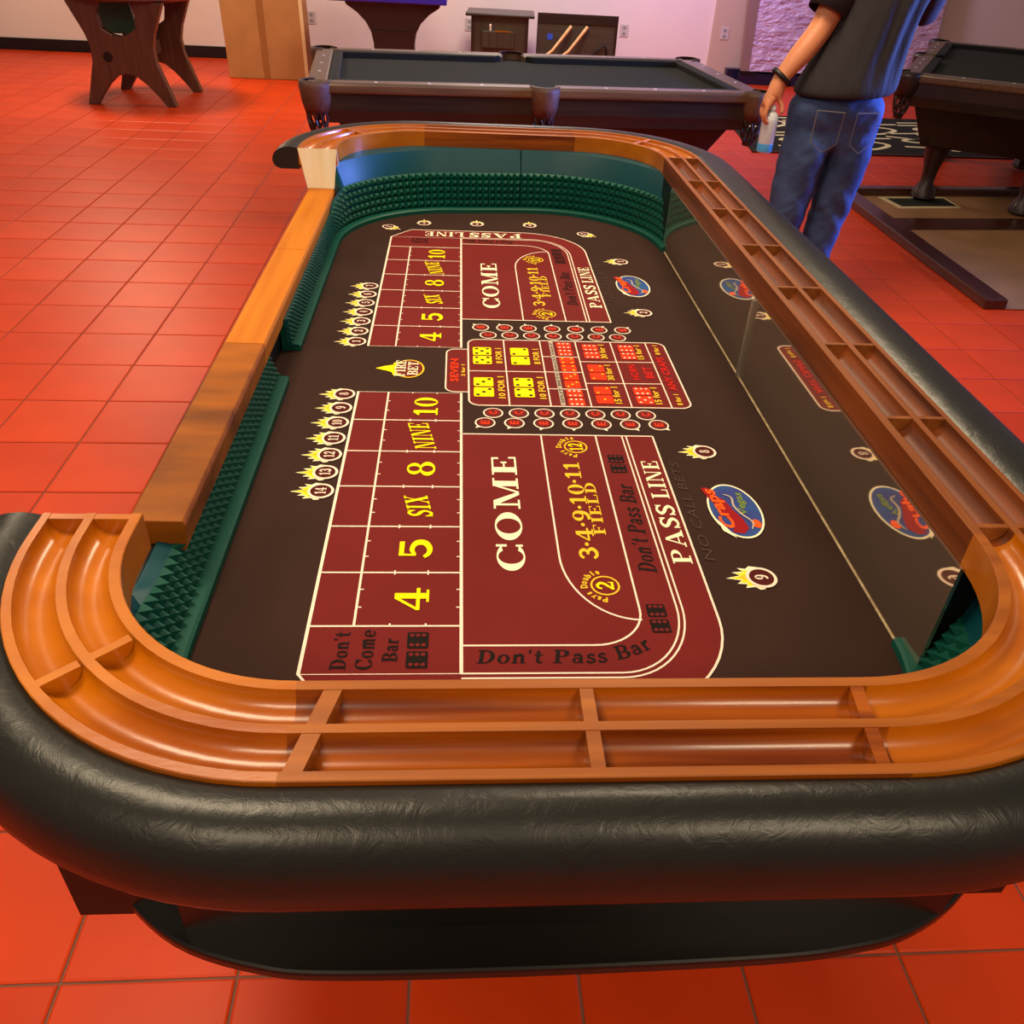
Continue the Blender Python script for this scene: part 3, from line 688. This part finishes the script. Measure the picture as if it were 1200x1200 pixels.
# ================================================================== pool tables
M_pwood = wood('pool_wood', (26, 18, 14), (40, 28, 20), 0, rough=.35, coat=.2)
M_ptop = wood('pool_rail_wood', (76, 54, 38), (100, 74, 52), 0, rough=.35, coat=.25)
M_pbody = wood('pool_mahogany', (34, 10, 5), (46, 15, 8), 0, rough=.4, coat=.15)
M_cloth = mat('dark_green_grey_cloth', (38, 39, 34), rough=.9, spec=.2, var=.08, vscale=4)
M_cush = mat('black_cushion', (16, 15, 15), rough=.75, spec=.3)
M_leath = mat('brown_leather', (78, 46, 32), rough=.6, var=.3, vscale=18, bump=.3, bscale=30)
M_leathd = mat('dark_leather', (40, 20, 16), rough=.4, bump=.2, bscale=40)
M_sight = mat('pearl_sight', (235, 225, 205), rough=.3)
def pool_table(label, loc, rz, shield=M_leath):
    T_ = empty('pool_table', label, 'pool table', loc, rz); L_, W__, Z = 2.42, 1.30, .82; hx, hy = L_ / 2, W__ / 2; rw = .105
    MB().box(-hx + rw, -hy + rw, Z - .08, hx - rw, hy - rw, Z - .035).build('cloth', M_cloth, T_)
    def rail(x0, y0, x1, y1): MB().box(x0, y0, Z - .05, x1, y1, Z).build('top_rail', M_ptop, T_, bevel=.012)
    def cush(poly): MB().prism(poly, Z - .04, Z - .004).build('cushion', M_cush, T_, bevel=.006)
    c = .075; cw = .055
    for sy in (-1, 1):
        for a, b in ((-hx + c, -.06), (.06, hx - c)):
            y0, y1 = sorted((sy * hy, sy * (hy - rw))); rail(a, y0, b, y1); yi = sy * (hy - rw)
            cush([(a + .04, yi), (b - .02 if b < 0 else b - .04, yi), (b - .06, yi - sy * cw), (a + .08, yi - sy * cw)] if b < 0 else [(a + .02, yi), (b - .04, yi), (b - .08, yi - sy * cw), (a + .06, yi - sy * cw)])
            for k in (1, 2, 3): MB().lathe([(.009, 0), (.009, .0015), (.004, .002)], (a + (b - a) * k / 4, sy * (hy - rw * .5), Z), n=10).build('sight', M_sight, T_)
    for sx in (-1, 1):
        x0, x1 = sorted((sx * hx, sx * (hx - rw))); rail(x0, -hy + c, x1, hy - c); xi = sx * (hx - rw)
        cush([(xi, -hy + c + .04), (xi, hy - c - .04), (xi - sx * cw, hy - c - .08), (xi - sx * cw, -hy + c + .08)])
        for k in (1, 2, 3): MB().lathe([(.009, 0), (.009, .0015), (.004, .002)], (sx * (hx - rw * .5), -hy + c + (W__ - 2 * c) * k / 4, Z), n=10).build('sight', M_sight, T_)
    i = .02
    for sy in (-1, 1):
        y = sy * (hy - i); MB().prism([(y, Z - .05), (y - sy * .03, Z - .05), (y - sy * .05, Z - .19), (y - sy * .018, Z - .19), (y - sy * .012, Z - .165), (y, Z - .13)], -hx + .09, hx - .09, ax='x').build('apron', M_pwood, T_)
    for sx in (-1, 1):
        x = sx * (hx - i); MB().prism([(x, Z - .05), (x - sx * .03, Z - .05), (x - sx * .05, Z - .19), (x - sx * .018, Z - .19), (x - sx * .012, Z - .165), (x, Z - .13)], -hy + .09, hy - .09, ax='y').build('apron', M_pwood, T_)
    bm = MB(); a, b, a2, b2 = hx - .12, hy - .11, hx - .30, hy - .22
    bm.add([(-a, -b, Z - .17), (a, -b, Z - .17), (a, b, Z - .17), (-a, b, Z - .17), (-a2, -b2, .36), (a2, -b2, .36), (a2, b2, .36), (-a2, b2, .36)], [(0, 1, 2, 3), (7, 6, 5, 4), (0, 4, 5, 1), (1, 5, 6, 2), (2, 6, 7, 3), (3, 7, 4, 0)])
    bm.build('cabinet', M_pbody, T_, bevel=.01)
    for sx in (-1, 1):
        for sy in (-1, 1):
            MB().lathe([(.05, 0), (.085, .02), (.075, .07), (.045, .12), (.05, .2), (.075, .30), (.085, .40)], (sx * (hx - .42), sy * (hy - .33), 0), n=16).build('leg', M_pbody, T_, smooth=40)
    # leather pockets: shield, iron ring, hanging net
    def pocket(x, y, corner, ang):
        P_ = MB(); R_ = .062; n = 20; prof = [(R_, Z + .002), (R_ + .014, Z), (R_ + .016, Z - .02), (R_ + .006, Z - .09), (R_ - .01, Z - .13)]
        a0, a1 = (-130, 130) if corner else (-88, 88); vs = []
        for k in range(n + 1):
            t = math.radians(ang + a0 + (a1 - a0) * k / n); jag = .016 * (k % 2)
            for r_, z_ in prof: vs.append((x + r_ * math.cos(t), y + r_ * math.sin(t), z_ - (jag if z_ < Z - .12 else 0)))
        m_ = len(prof); P_.add(vs, [(k * m_ + j, (k + 1) * m_ + j, (k + 1) * m_ + j + 1, k * m_ + j + 1) for k in range(n) for j in range(m_ - 1)])
        o = P_.build('pocket', shield, T_, smooth=True, fix=False); sm = o.modifiers.new('solid', 'SOLIDIFY'); sm.thickness = .006
        net = MB(); k_ = 9
        for k in range(k_):
            for d in (-1, 1):
                pts = []
                for s in range(6):
                    f = s / 5; t = 2 * PI * (k + d * f * 1.3) / k_; r_ = (R_ - .008) * (1 - .15 * f - .55 * f ** 4); pts.append((x + r_ * math.cos(t), y + r_ * math.sin(t), Z - .12 - .14 * f))
                net.tube(pts, .006, n=5)
        net.lathe([(.0, Z - .275), (.028, Z - .268), (.034, Z - .25), (.02, Z - .245)], (x, y, 0), n=10)
        net.build('net', M_leathd, o, fix=False)
        o2 = MB().lathe([(R_ - .006, Z - .045), (R_ - .004, Z - .045 + .002)], (x, y, 0), n=16).build('hole', M_cush, o)
    for sx in (-1, 1):
        for sy in (-1, 1): pocket(sx * (hx - .045), sy * (hy - .045), True, math.degrees(math.atan2(sy, sx)))
    for sy in (-1, 1): pocket(0, sy * (hy - .035), False, 90 * sy)
    return T_
ang = math.atan2(.225, 2.40)
pool_table('dark wood pool table with black cloth and brown leather pockets behind the craps table', (.375, 3.735, 0), ang)
a = math.radians(-30); ca, sa = math.cos(a), math.sin(a); lx, ly = -1.21, -.65     # its near-left corner
# long side runs away from the camera
a = math.radians(60); ca, sa = math.cos(a), math.sin(a); lx, ly = -1.21, .65
pool_table('second pool table at the right edge behind the standing person', (2.80 - (ca * lx - sa * ly), 4.16 - (sa * lx + ca * ly), .0135), a, M_leathd)

# ================================================================== things along the back wall
M_card = mat('cardboard', (172, 118, 66), rough=.8, var=.10, vscale=5, bump=.08, bscale=8)
M_tape = mat('parcel_tape', (150, 96, 48), rough=.35)
CB = empty('cardboard_box', 'tall brown cardboard box standing against the back wall', 'box', (-2.0, 8.40, 0), .02)
MB().prism([(-.42, 0), (.40, .0), (.375, 1.5), (-.44, 1.5)], -.10, .28, ax='y').build('body', M_card, CB, bevel=.008)
MB().prism([(-.06, .003), (0, .003), (-.01, 1.49), (-.07, 1.49)], -.1035, -.1005, ax='y').build('tape', M_tape, CB)
MB().prism([(.365, 0.01), (.40, .01), (.38, 1.49), (.345, 1.49)], -.104, -.1005, ax='y').build('torn_flap', mat('torn_card', (216, 186, 140), rough=.8, bump=.4, bscale=20), CB)
# trestle table at the left
M_tw = wood('trestle_wood', (78, 46, 34), (104, 66, 46), 2, rough=.4, coat=.2)
TT = empty('trestle_table', 'round table on curved dark wooden trestle legs at the left', 'table', (-2.90, 7.06, 0))
def trestle(y, x):
    R_ = [(.38, 0), (.365, .05), (.31, .22), (.27, .34), (.262, .45), (.29, .56), (.345, .68), (.40, .80)]
    top_ = [(.13, .80), (.16, .70), (.14, .60), (.06, .55), (0, .54)]
    arch = [(.30, 0), (.24, .08), (.16, .17), (.08, .235), (0, .255)]
    poly = R_ + top_ + [(-a, b) for a, b in top_[::-1][1:]] + [(-a, b) for a, b in R_[::-1]] + [(-a, b) for a, b in arch] + arch[::-1][1:]
    MB().prism([(a + x, b) for a, b in poly], y - .04, y + .04, ax='y').build('trestle', M_tw, TT, bevel=.006)
trestle(-.38, 0); trestle(.38, .03)
MB().box(-.06, -.34, .33, .10, .34, .44).build('stretcher', M_tw, TT, bevel=.008)
for x, y in ((.34, -.38), (-.34, -.38), (.37, .38), (-.31, .38)): MB().lathe([(.018, -.0), (.018, .004)], (x, y, -.002), n=10).build('foot_pad', M_dark, TT)
MB().lathe([(.04, 0), (.04, .012), (.02, .02)], (-.13, -.425, .38), n=12, ax='y').build('bolt_cap', M_dark, TT)
MB().lathe([(.0, .80), (.54, .80), (.56, .815), (.56, .84), (.54, .855), (0, .855)], n=40).build('table_top', M_tw, TT, smooth=40)
GB = MB().prism([(-.34, .50), (-.02, .50), (-.05, .78), (-.06, .79), (-.36, .79)], -.02, .02, ax='y').build('green_panel', mat('green_board', (44, 104, 80), rough=.6), TT)
GB.name = 'side_board'; GB.location = (-.0, .12, -.0)
# pedestal game table with blue top
M_ped = wood('pedestal_wood', (42, 28, 34), (56, 38, 42), 2, rough=.35, coat=.3)
PT = empty('pedestal_table', 'dark flared pedestal of a game table with a vivid blue top edge', 'table', (-.68, 8.25, 0))
prof = [(.19, 0), (.19, .06), (.205, .3), (.205, .40), (.225, .50), (.275, .59), (.36, .67), (.45, .725), (.47, .74), (.475, .785)]
MB().prism([(a, b) for a, b in prof] + [(-a, b) for a, b in prof[::-1]], -.14, .14, ax='y').build('pedestal', M_ped, PT, bevel=.01)
MB().box(-.205, -.155, .50, .205, -.14, .52).build('moulding', M_ped, PT, bevel=.004)
MB().box(-.35, -.3, 0, .35, .3, .05).build('base', M_ped, PT, bevel=.012)
MB().box(-.62, -.45, .785, .54, .45, .85).build('table_top', mat('vivid_blue', (44, 24, 150), rough=.35), PT, bevel=.008)
# coin cabinet
M_cab = wood('cabinet_wood', (46, 40, 32), (62, 54, 42), 2, rough=.35, coat=.3)
CC = empty('coin_cabinet', 'squat dark wooden cabinet with overhanging top and brass coin tray', 'cabinet', (.42, 8.75, 0), -.06)
MB().box(-.31, -.0, .0, .31, .5, .63).build('body', M_cab, CC, bevel=.006)
MB().box(-.37, -.05, .63, .37, .56, .66).build('top', M_pwood, CC, bevel=.008)
MB().box(-.31, -.012, 0, -.275, 0, .63).build('corner_post', M_pwood, CC); MB().box(.275, -.012, 0, .31, 0, .63).build('corner_post', M_pwood, CC)
tb = MB().box(-.19, -.07, .34, .16, 0, .50).build('coin_box', M_cab, CC, bevel=.004)
MB().box(-.05, -.075, .495, .12, -.01, .508).build('tray', mat('brass', (190, 150, 60), rough=.3, metal=1), tb)
MB().tube([(-.1, -.04, .50), (-.1, -.06, .56)], .012, n=8).build('lever', M_sight, tb)
# leaning board with two cues
M_bd = wood('board_wood', (52, 44, 34), (66, 58, 44), 0, rough=.45, coat=.2)
LB = empty('leaning_board', 'long dark wooden board leaning beside the coin cabinet', 'board', (1.30, 8.92, 0), -.03)
MB().box(-.46, 0, 0, .43, .03, .66).build('panel', M_bd, LB, bevel=.004)
MB().box(-.46, -.012, .58, .43, 0, .675).build('top_trim', M_pwood, LB); MB().box(.405, -.012, 0, .43, 0, .58).build('side_trim', M_pwood, LB)
MB().box(-.345, -.004, .42, -.285, 0, .48).build('sticker', mat('blue_sticker', (40, 80, 190), rough=.4), LB)['label'] = 'small blue sticker'
MB().tube([(.12, -.012, .20), (.17, -.02, .28), (.26, -.03, .375), (.30, -.03, .385), (.325, -.02, .34), (.33, -.012, .22)], .01, n=8).build('handle', M_dark, LB, smooth=True)
M_cue = wood('cue_wood', (206, 160, 96), (222, 182, 120), 2, rough=.35, coat=.3)
for k, x in enumerate((1.01, 1.19)):
    pr_ = [(x - .46, 8.60, .018), (x, 8.795, .33), (x + .20, 8.885, .56)]
    o = MB().tube(pr_, [.010, .016, .019], n=10).build('cue_stick', M_cue, smooth=40)
    tag(o, ['pale wooden cue leaning on the board, nearer the coin cabinet', 'pale wooden cue leaning on the board, farther from the coin cabinet'][k], 'cue')
# wall plates
M_plate = mat('plate_plastic', (198, 186, 180), rough=.5)
for x, z, y, lab in ((-1.725, .455, WY, 'white outlet plate on the wall beside the cardboard box'), (1.93, .47, WY, 'white outlet plate on the wall right of the leaning board'), (3.125, .495, WY - .05, 'white outlet plate on the beige pilaster'), (.10, .46, WY, 'white outlet plate on the wall left of the coin cabinet')):
    e = empty('wall_outlet', lab, 'outlet', (x, y, z))
    MB().box(-.05, -.008, -.065, .05, -.0005, .065).build('plate', M_plate, e, bevel=.003)
    for dz in (-.03, .03): MB().box(-.018, -.0105, dz - .016, .018, -.007, dz + .016).build('socket', mat('socket_grey', (150, 140, 138), rough=.5), e)
# plastic wrapped panel
M_film = mat('purple_sheen_film', (224, 196, 226), rough=.12, spec=1.0, c2=(186, 146, 184), vscale=6, stretch=(.7, 1, 1.6), bump=1.0, bscale=13, bdist=.06)  # lilac base colour stands in for purple light reflected by the film
WP = empty('wrapped_panel', 'plastic wrapped framed panel leaning on the wall behind the person', 'panel', (3.41, 9.32, .145))
MB().add([(0, 0, 0), (2.2, 0, 0), (2.2, .05, 0), (0, .05, 0), (.0, .16, 1.6), (2.2, .16, 1.6), (2.2, .21, 1.6), (0, .21, 1.6)], [(3, 2, 1, 0), (4, 5, 6, 7), (0, 1, 5, 4), (1, 2, 6, 5), (2, 3, 7, 6), (3, 0, 4, 7)]).build('wrapped_face', M_film, WP)
MB().add([(-.09, -.01, 0), (0, -.01, 0), (0, .06, 0), (-.09, .06, 0), (-.16, .15, 1.6), (-.0, .15, 1.6), (-.0, .22, 1.6), (-.16, .22, 1.6)], [(3, 2, 1, 0), (4, 5, 6, 7), (0, 1, 5, 4), (1, 2, 6, 5), (2, 3, 7, 6), (3, 0, 4, 7)]).build('frame_edge', mat('plum_frame', (142, 110, 106), rough=.3), WP)
MB().box(-.09, -.012, -.03, .08, .05, .0).build('corner_guard', M_dark, WP)
MB().box(-.1, .0, -.145, 2.2, .10, -.03).build('stand', mat('navy_base', (24, 24, 52)), WP)

# ================================================================== rug and low framed board at the right
M_rug = mat('charcoal_rug', (42, 40, 34), rough=.95, spec=.1, var=.15, vscale=30, bump=.2, bscale=300)
M_scr = mat('cream_scroll', (226, 214, 160), rough=.95, spec=.1)
RG = empty('rug', 'charcoal rug with cream scroll pattern behind the standing person', 'rug', (0, 0, 0))
MB().prism([(2.45, 5.72), (5.9, 5.86), (5.9, 7.55), (2.6, 7.32)], .0, .010).build('pile', M_rug, RG, bevel=.004)
MB().prism([(2.44, 5.70), (5.9, 5.84), (5.9, 5.87), (2.45, 5.73)], .0, .0125).build('border', mat('rug_border', (70, 26, 22), rough=.9), RG)
rr = random.Random(5)
def scroll(pts, w):
    vs, fs = ribbon2(cat_rom(pts, 6), w); MB().add([(x, y, .0130) for x, y in vs], fs).build('scroll', M_scr, RG, fix=False)
for ox, oy, k in ((2.75, 5.95, 1), (3.35, 5.92, 1), (3.95, 6.1, -1), (3.1, 6.55, -1), (3.7, 6.6, 1), (4.3, 6.65, 1), (2.7, 6.75, 1), (4.6, 6.0, 1), (4.9, 6.7, -1), (5.2, 6.1, 1)):
    scroll([(ox, oy), (ox + .25, oy + .02 * k), (ox + .45, oy + .14 * k + .05), (ox + .40, oy + .30), (ox + .2, oy + .33), (ox + .1, oy + .24), (ox + .22, oy + .18)], .05)
    scroll([(ox + .0, oy + .42), (ox + .3, oy + .40 + .06 * k), (ox + .6, oy + .50)], .045)
    scroll([(ox + .05, oy + .55), (ox + .35, oy + .60), (ox + .5, oy + .70)], .04)
M_lf = wood('low_frame_wood', (54, 24, 18), (76, 36, 26), 1, rough=.3, coat=.4)
LF = empty('framed_board', 'low dark framed board with tan panel lying on the floor at the right', 'board', (0, 0, 0))
def quadbar(name, pts, z0, z1, m): return MB().prism(pts, z0, z1).build(name, m, LF, bevel=.008)
quadbar('frame_bar', [(2.74, 4.50), (2.80, 4.41), (2.80, 2.3), (2.68, 2.3), (2.68, 4.50)], 0, .055, M_lf)
quadbar('frame_bar', [(2.74, 4.50), (4.4, 4.66), (4.4, 4.56), (2.80, 4.41)], 0, .055, M_lf)
quadbar('panel', [(2.80, 4.41), (4.4, 4.56), (4.4, 2.3), (2.80, 2.3)], 0, .0105, mat('tan_panel', (146, 104, 66), rough=.5, var=.15, vscale=4))
quadbar('inlay', [(2.98, 4.38), (3.5, 4.44), (3.5, 4.16), (3.02, 4.10)], .0105, .0115, mat('cream_inlay', (206, 184, 140), rough=.5))
quadbar('inlay', [(3.03, 4.35), (3.48, 4.40), (3.48, 4.20), (3.06, 4.15)], .0115, .0122, M_rug)
quadbar('stripe', [(2.84, 3.86), (3.9, 3.95), (3.9, 3.70), (2.84, 3.60)], .0105, .0115, M_lf)

# ================================================================== person
M_skin = mat('skin', (196, 124, 88), rough=.5, spec=.4, var=.08, vscale=12, bump=.05, bscale=60)
M_tee = mat('charcoal_tee', (44, 40, 44), rough=.85, spec=.2, bump=.5, bscale=5, bdist=.03, stretch=(3.5, 1, .7))
M_jean = mat('blue_denim', (36, 48, 82), rough=.85, spec=.2, c2=(66, 84, 128), vscale=6, bump=.4, bscale=9, bdist=.03)
M_black = mat('black_rubber', (14, 14, 15), rough=.4)
M_hair = mat('brown_hair', (58, 42, 32), rough=.6, bump=.4, bscale=80)
def skin(name, verts, edges, radii, m, parent, sub=2, root=0):
    me = bpy.data.meshes.new(name); me.from_pydata(verts, edges, []); o = bpy.data.objects.new(name, me); COL.objects.link(o)
    md = o.modifiers.new('skin', 'SKIN'); md.use_smooth_shade = True
    if sub: sb = o.modifiers.new('sub', 'SUBSURF'); sb.levels = sub; sb.render_levels = sub
    for i, r_ in enumerate(radii):
        r_ = r_ if isinstance(r_, tuple) else (r_, r_); me.skin_vertices[0].data[i].radius = r_; me.skin_vertices[0].data[i].use_root = (i == root)
    dg = bpy.context.evaluated_depsgraph_get(); out = bpy.data.meshes.new_from_object(o.evaluated_get(dg)); bpy.data.objects.remove(o)
    out.name = name; out.materials.clear(); out.materials.append(m); out.polygons.foreach_set('use_smooth', [True] * len(out.polygons))
    q = bpy.data.objects.new(name, out); COL.objects.link(q); q.parent = parent; return q
PX, PY = 1.62, 2.22
PE = empty('person', 'standing person seen from behind in charcoal t-shirt and blue jeans holding a bottle', 'person', (PX, PY, 0))
V = []; R_ = []; Ed = []
def vtx(x, y, z, r, to=None):
    V.append((x - PX, y - PY, z)); R_.append(r)
    if to is not None: Ed.append((to, len(V) - 1))
    return len(V) - 1
pel = vtx(1.62, 2.22, .95, .13)
w1 = vtx(1.655, 2.22, 1.12, .12, pel); ch = vtx(1.70, 2.23, 1.32, .125, w1); sh_ = vtx(1.74, 2.24, 1.47, .10, ch); nk = vtx(1.75, 2.25, 1.55, .052, sh_)
hd0 = vtx(1.755, 2.27, 1.61, .075, nk); hd1 = vtx(1.757, 2.275, 1.69, .09, hd0); hd2 = vtx(1.757, 2.265, 1.765, .062, hd1)
ls = vtx(1.56, 2.24, 1.46, .07, sh_); le = vtx(1.468, 2.20, 1.215, .054, ls); lf = vtx(1.395, 2.17, 1.125, .054, le); lw = vtx(1.320, 2.145, 1.035, .034, lf); lh = vtx(1.302, 2.138, .985, .034, lw); lh2 = vtx(1.294, 2.136, .952, .030, lh)
rs_ = vtx(1.90, 2.26, 1.46, .07, sh_); re = vtx(1.93, 2.40, 1.23, .05, rs_); rf = vtx(1.85, 2.50, 1.15, .048, re); rw_ = vtx(1.80, 2.57, 1.11, .032, rf); rh = vtx(1.79, 2.62, 1.09, .028, rw_); rh2 = vtx(1.785, 2.655, 1.065, .024, rh)
lt = vtx(1.53, 2.22, .88, .085, pel); lk = vtx(1.505, 2.215, .50, .06, lt); la = vtx(1.485, 2.23, .10, .04, lk); lfo = vtx(1.475, 2.34, .045, .035, la)
rt_ = vtx(1.725, 2.22, .88, .085, pel); rk = vtx(1.705, 2.23, .50, .06, rt_); ra = vtx(1.68, 2.24, .10, .04, rk); rfo = vtx(1.69, 2.35, .045, .035, ra)
# fingers of the left hand close round the bottle neck; right hand hangs relaxed
def finger(base, pts, r0):
    i = base
    for k, p in enumerate(pts): i = vtx(*p, r0 * (1 - .1 * k), i)
BX, BY = 1.312, 2.136
for k, (dy, lg) in enumerate(((-.030, .9), (-.010, 1.0), (.010, .96), (.030, .8))):
    finger(lh2, [(1.279, 2.136 + dy, .930), (1.274, 2.132 + dy * .95, .930 - .030 * lg), (1.281, 2.125 + dy * .7, .930 - .052 * lg), (1.294, 2.116 + dy * .5, .930 - .064 * lg)], .0108)
finger(lh, [(1.326, 2.126, .962), (1.345, 2.118, .935), (1.346, 2.110, .906)], .0115)
for k, (dx, lg) in enumerate(((-.026, .85), (-.009, 1.0), (.009, .97), (.026, .78))):
    finger(rh2, [(1.780 + dx, 2.682, 1.042), (1.777 + dx, 2.692, 1.042 - .035 * lg), (1.775 + dx, 2.682, 1.042 - .060 * lg)], .009)
finger(rh, [(1.758, 2.638, 1.065), (1.747, 2.655, 1.035), (1.747, 2.660, 1.010)], .0105)
skin('body', V, Ed, R_, M_skin, PE, sub=1)
# face and hair (above the frame)
hp = MB(); hp.lathe([(0, .105), (.05, .098), (.085, .065), (.099, .015), (.098, -.04), (.08, -.075)], (1.757 - PX, 2.258 - PY, 1.715), n=20); hp.build('hair', M_hair, PE, smooth=True)
for s_ in (-1, 1):
    MB().lathe([(0, -.012), (.014, -.008), (.016, 0), (.010, .008), (0, .01)], (1.757 + s_ * .094 - PX, 2.275 - PY, 1.665), n=10, ax='x').build('ear', M_skin, PE, smooth=True)
    MB().lathe([(0, -.011), (.011, 0), (0, .011)], (1.757 + s_ * .033 - PX, 2.352 - PY, 1.672), n=10).build('eye', M_sight, PE, smooth=True)
MB().tube([(1.757 - PX, 2.355 - PY, 1.675), (1.757 - PX, 2.378 - PY, 1.642), (1.757 - PX, 2.355 - PY, 1.634)], [.008, .014, .010], n=8).build('nose', M_skin, PE, smooth=True)
MB().tube([(1.732 - PX, 2.340 - PY, 1.602), (1.757 - PX, 2.352 - PY, 1.600), (1.782 - PX, 2.340 - PY, 1.602)], .006, n=6).build('mouth', mat('lips', (160, 88, 76), rough=.5), PE)
# jeans: one skinned garment
jv = [(1.615, 2.22, 1.03), (1.62, 2.22, .93), (1.545, 2.22, .83), (1.510, 2.215, .66), (1.502, 2.21, .50), (1.490, 2.23, .30), (1.482, 2.24, .07), (1.705, 2.22, .83), (1.72, 2.225, .66), (1.708, 2.23, .50), (1.69, 2.24, .30), (1.68, 2.245, .07)]
je = [(0, 1), (1, 2), (2, 3), (3, 4), (4, 5), (5, 6), (1, 7), (7, 8), (8, 9), (9, 10), (10, 11)]
jr = [.212, .222, .135, .108, .092, .084, .085, .135, .108, .092, .084, .085]
jeans = skin('jeans', [(a - PX, b - PY, c) for a, b, c in jv], je, jr, M_jean, PE, sub=4, root=1)
for v in jeans.data.vertices:
    k_ = max(0, min(1, (v.co.z - .72) / .12)); v.co.y *= 1 - .28 * k_
from mathutils import noise as NZ
for v, nn in zip(jeans.data.vertices, [v.normal.copy() for v in jeans.data.vertices]):
    x_, y_, z_ = v.co; f1 = NZ.noise(Vector((x_ * 5, y_ * 5, z_ * 15 + x_ * 16))); f2 = NZ.noise(Vector((x_ * 8 + 4, y_ * 8, z_ * 26 - x_ * 20)))
    am = .005 + .006 * math.exp(-((z_ - .50) / .10) ** 2) + .005 * math.exp(-((z_ - .80) / .07) ** 2)
    v.co += nn * (am * f1 + .5 * am * f2)
# back pockets, belt loop
M_stitch = mat('denim_stitch', (96, 92, 96), rough=.9)
def ring_loft(name, rings, m, n=28, cap=False, solid=.004):
    mb = MB(); vs = []
    for (cx, cy, cz, rx, ry, tilt) in rings:
        for k in range(n):
            t = 2 * PI * k / n; wob = 1 + .012 * math.sin(5 * t + cz * 9) + .055 * max(0, math.cos(t + .75)) ** 1.5 * math.sin(13 * t + 4 * cz) * min(1, max(0, (cz - .97) * 8))
            x = rx * math.cos(t) * wob; y = ry * math.sin(t) * wob; vs.append((cx + x - PX, cy + y - PY, cz + tilt * x))
    mb.add(vs, [(i * n + k, i * n + (k + 1) % n, (i + 1) * n + (k + 1) % n, (i + 1) * n + k) for i in range(len(rings) - 1) for k in range(n)])
    o = mb.build(name, m, PE, smooth=True, fix=True)
    sd = o.modifiers.new('solid', 'SOLIDIFY'); sd.thickness = solid; sd.offset = 1
    sb = o.modifiers.new('sub', 'SUBSURF'); sb.levels = 1; sb.render_levels = 1
    return o
shirt = ring_loft('t_shirt', [(1.630, 2.215, .985, .200, .165, .06), (1.630, 2.215, 1.0, .212, .172, .06), (1.636, 2.215, 1.03, .206, .166, .06), (1.645, 2.215, 1.07, .196, .156, .05), (1.658, 2.217, 1.12, .184, .148, .05), (1.675, 2.22, 1.18, .174, .145, .05), (1.692, 2.225, 1.25, .166, .146, .04), (1.708, 2.23, 1.32, .168, .148, .03), (1.728, 2.235, 1.40, .190, .145, .02), (1.742, 2.24, 1.47, .165, .12, 0), (1.75, 2.25, 1.525, .075, .07, 0)], M_tee, n=72)
def tube_loft(name, pts, rad, m, solid=.004):
    mb = MB(); mb.tube([(a - PX, b - PY, c) for a, b, c in pts], rad, n=18, cap=False); o = mb.build(name, m, PE, smooth=True, fix=True)
    sd = o.modifiers.new('solid', 'SOLIDIFY'); sd.thickness = solid; sd.offset = 1; return o
tube_loft('sleeve', [(1.62, 2.24, 1.47), (1.56, 2.238, 1.44), (1.515, 2.222, 1.36), (1.478, 2.205, 1.275)], [.085, .094, .086, .078], M_tee)
tube_loft('sleeve', [(1.87, 2.24, 1.47), (1.90, 2.265, 1.44), (1.925, 2.32, 1.36), (1.935, 2.375, 1.285)], [.085, .092, .085, .080], M_tee)
for s_, x in ((-1, 1.535), (1, 1.695)):
    mb = MB(); pts = [(-.062, .075), (.062, .075), (.06, -.05), (0, -.085), (-.06, -.05)]
    vs, fs = ribbon2(pts, .004, True); z0 = .86
    mb.add([(x + a * .85 - PX, -.172 * math.sqrt(max(.05, 1 - ((x + a * .85 - 1.622) / .235) ** 2)) - .012 + (.010 if b < -.03 else 0), z0 + b) for a, b in vs], fs); mb.build('back_pocket', M_stitch, PE, fix=False)
MB().tube([(1.6 + .036 * math.cos(t) * 0 + (1.326 - 1.6) + .034 * math.cos(t) - PX, 2.148 + .034 * math.sin(t) - PY, 1.042 - .026 * math.cos(t)) for t in [2 * PI * k / 16 for k in range(17)]], .011, n=8, cap=False).build('watch', M_black, PE, smooth=True)
for x, y in ((1.475, 2.30), (1.69, 2.31)):
    MB().prism([(x - .048, y - .15), (x + .048, y - .15), (x + .052, y + .04), (x + .04, y + .14), (x - .02, y + .16), (x - .05, y + .06)], 0, .075).build('shoe', M_black, PE, bevel=.02)
for o in PE.children:
    if o.name.startswith('shoe'): o.location = (-PX, -PY, 0)
# bottle in the left hand
BO = empty('spray_bottle', 'clear plastic bottle with blue liquid held in the left hand of the person', 'bottle', (BX, BY, .752))
M_pl = mat('cloudy_plastic', (222, 228, 240), rough=.2, spec=.5, trans=.3)
MB().lathe([(.0, 0), (.030, 0), (.033, .006), (.034, .12), (.032, .142), (.022, .156), (.014, .162), (.014, .175), (0, .175)], n=20).build('body', M_pl, BO, smooth=40)
MB().lathe([(.0335, .004), (.0338, .006), (.0338, .035), (.0335, .036)], n=20).build('blue_liquid', mat('blue_liquid', (70, 150, 215), rough=.3), BO, smooth=40)
MB().lathe([(.016, .168), (.016, .180), (.011, .186), (0, .186)], n=14).build('cap', mat('white_cap', (220, 220, 225), rough=.4), BO, smooth=40)
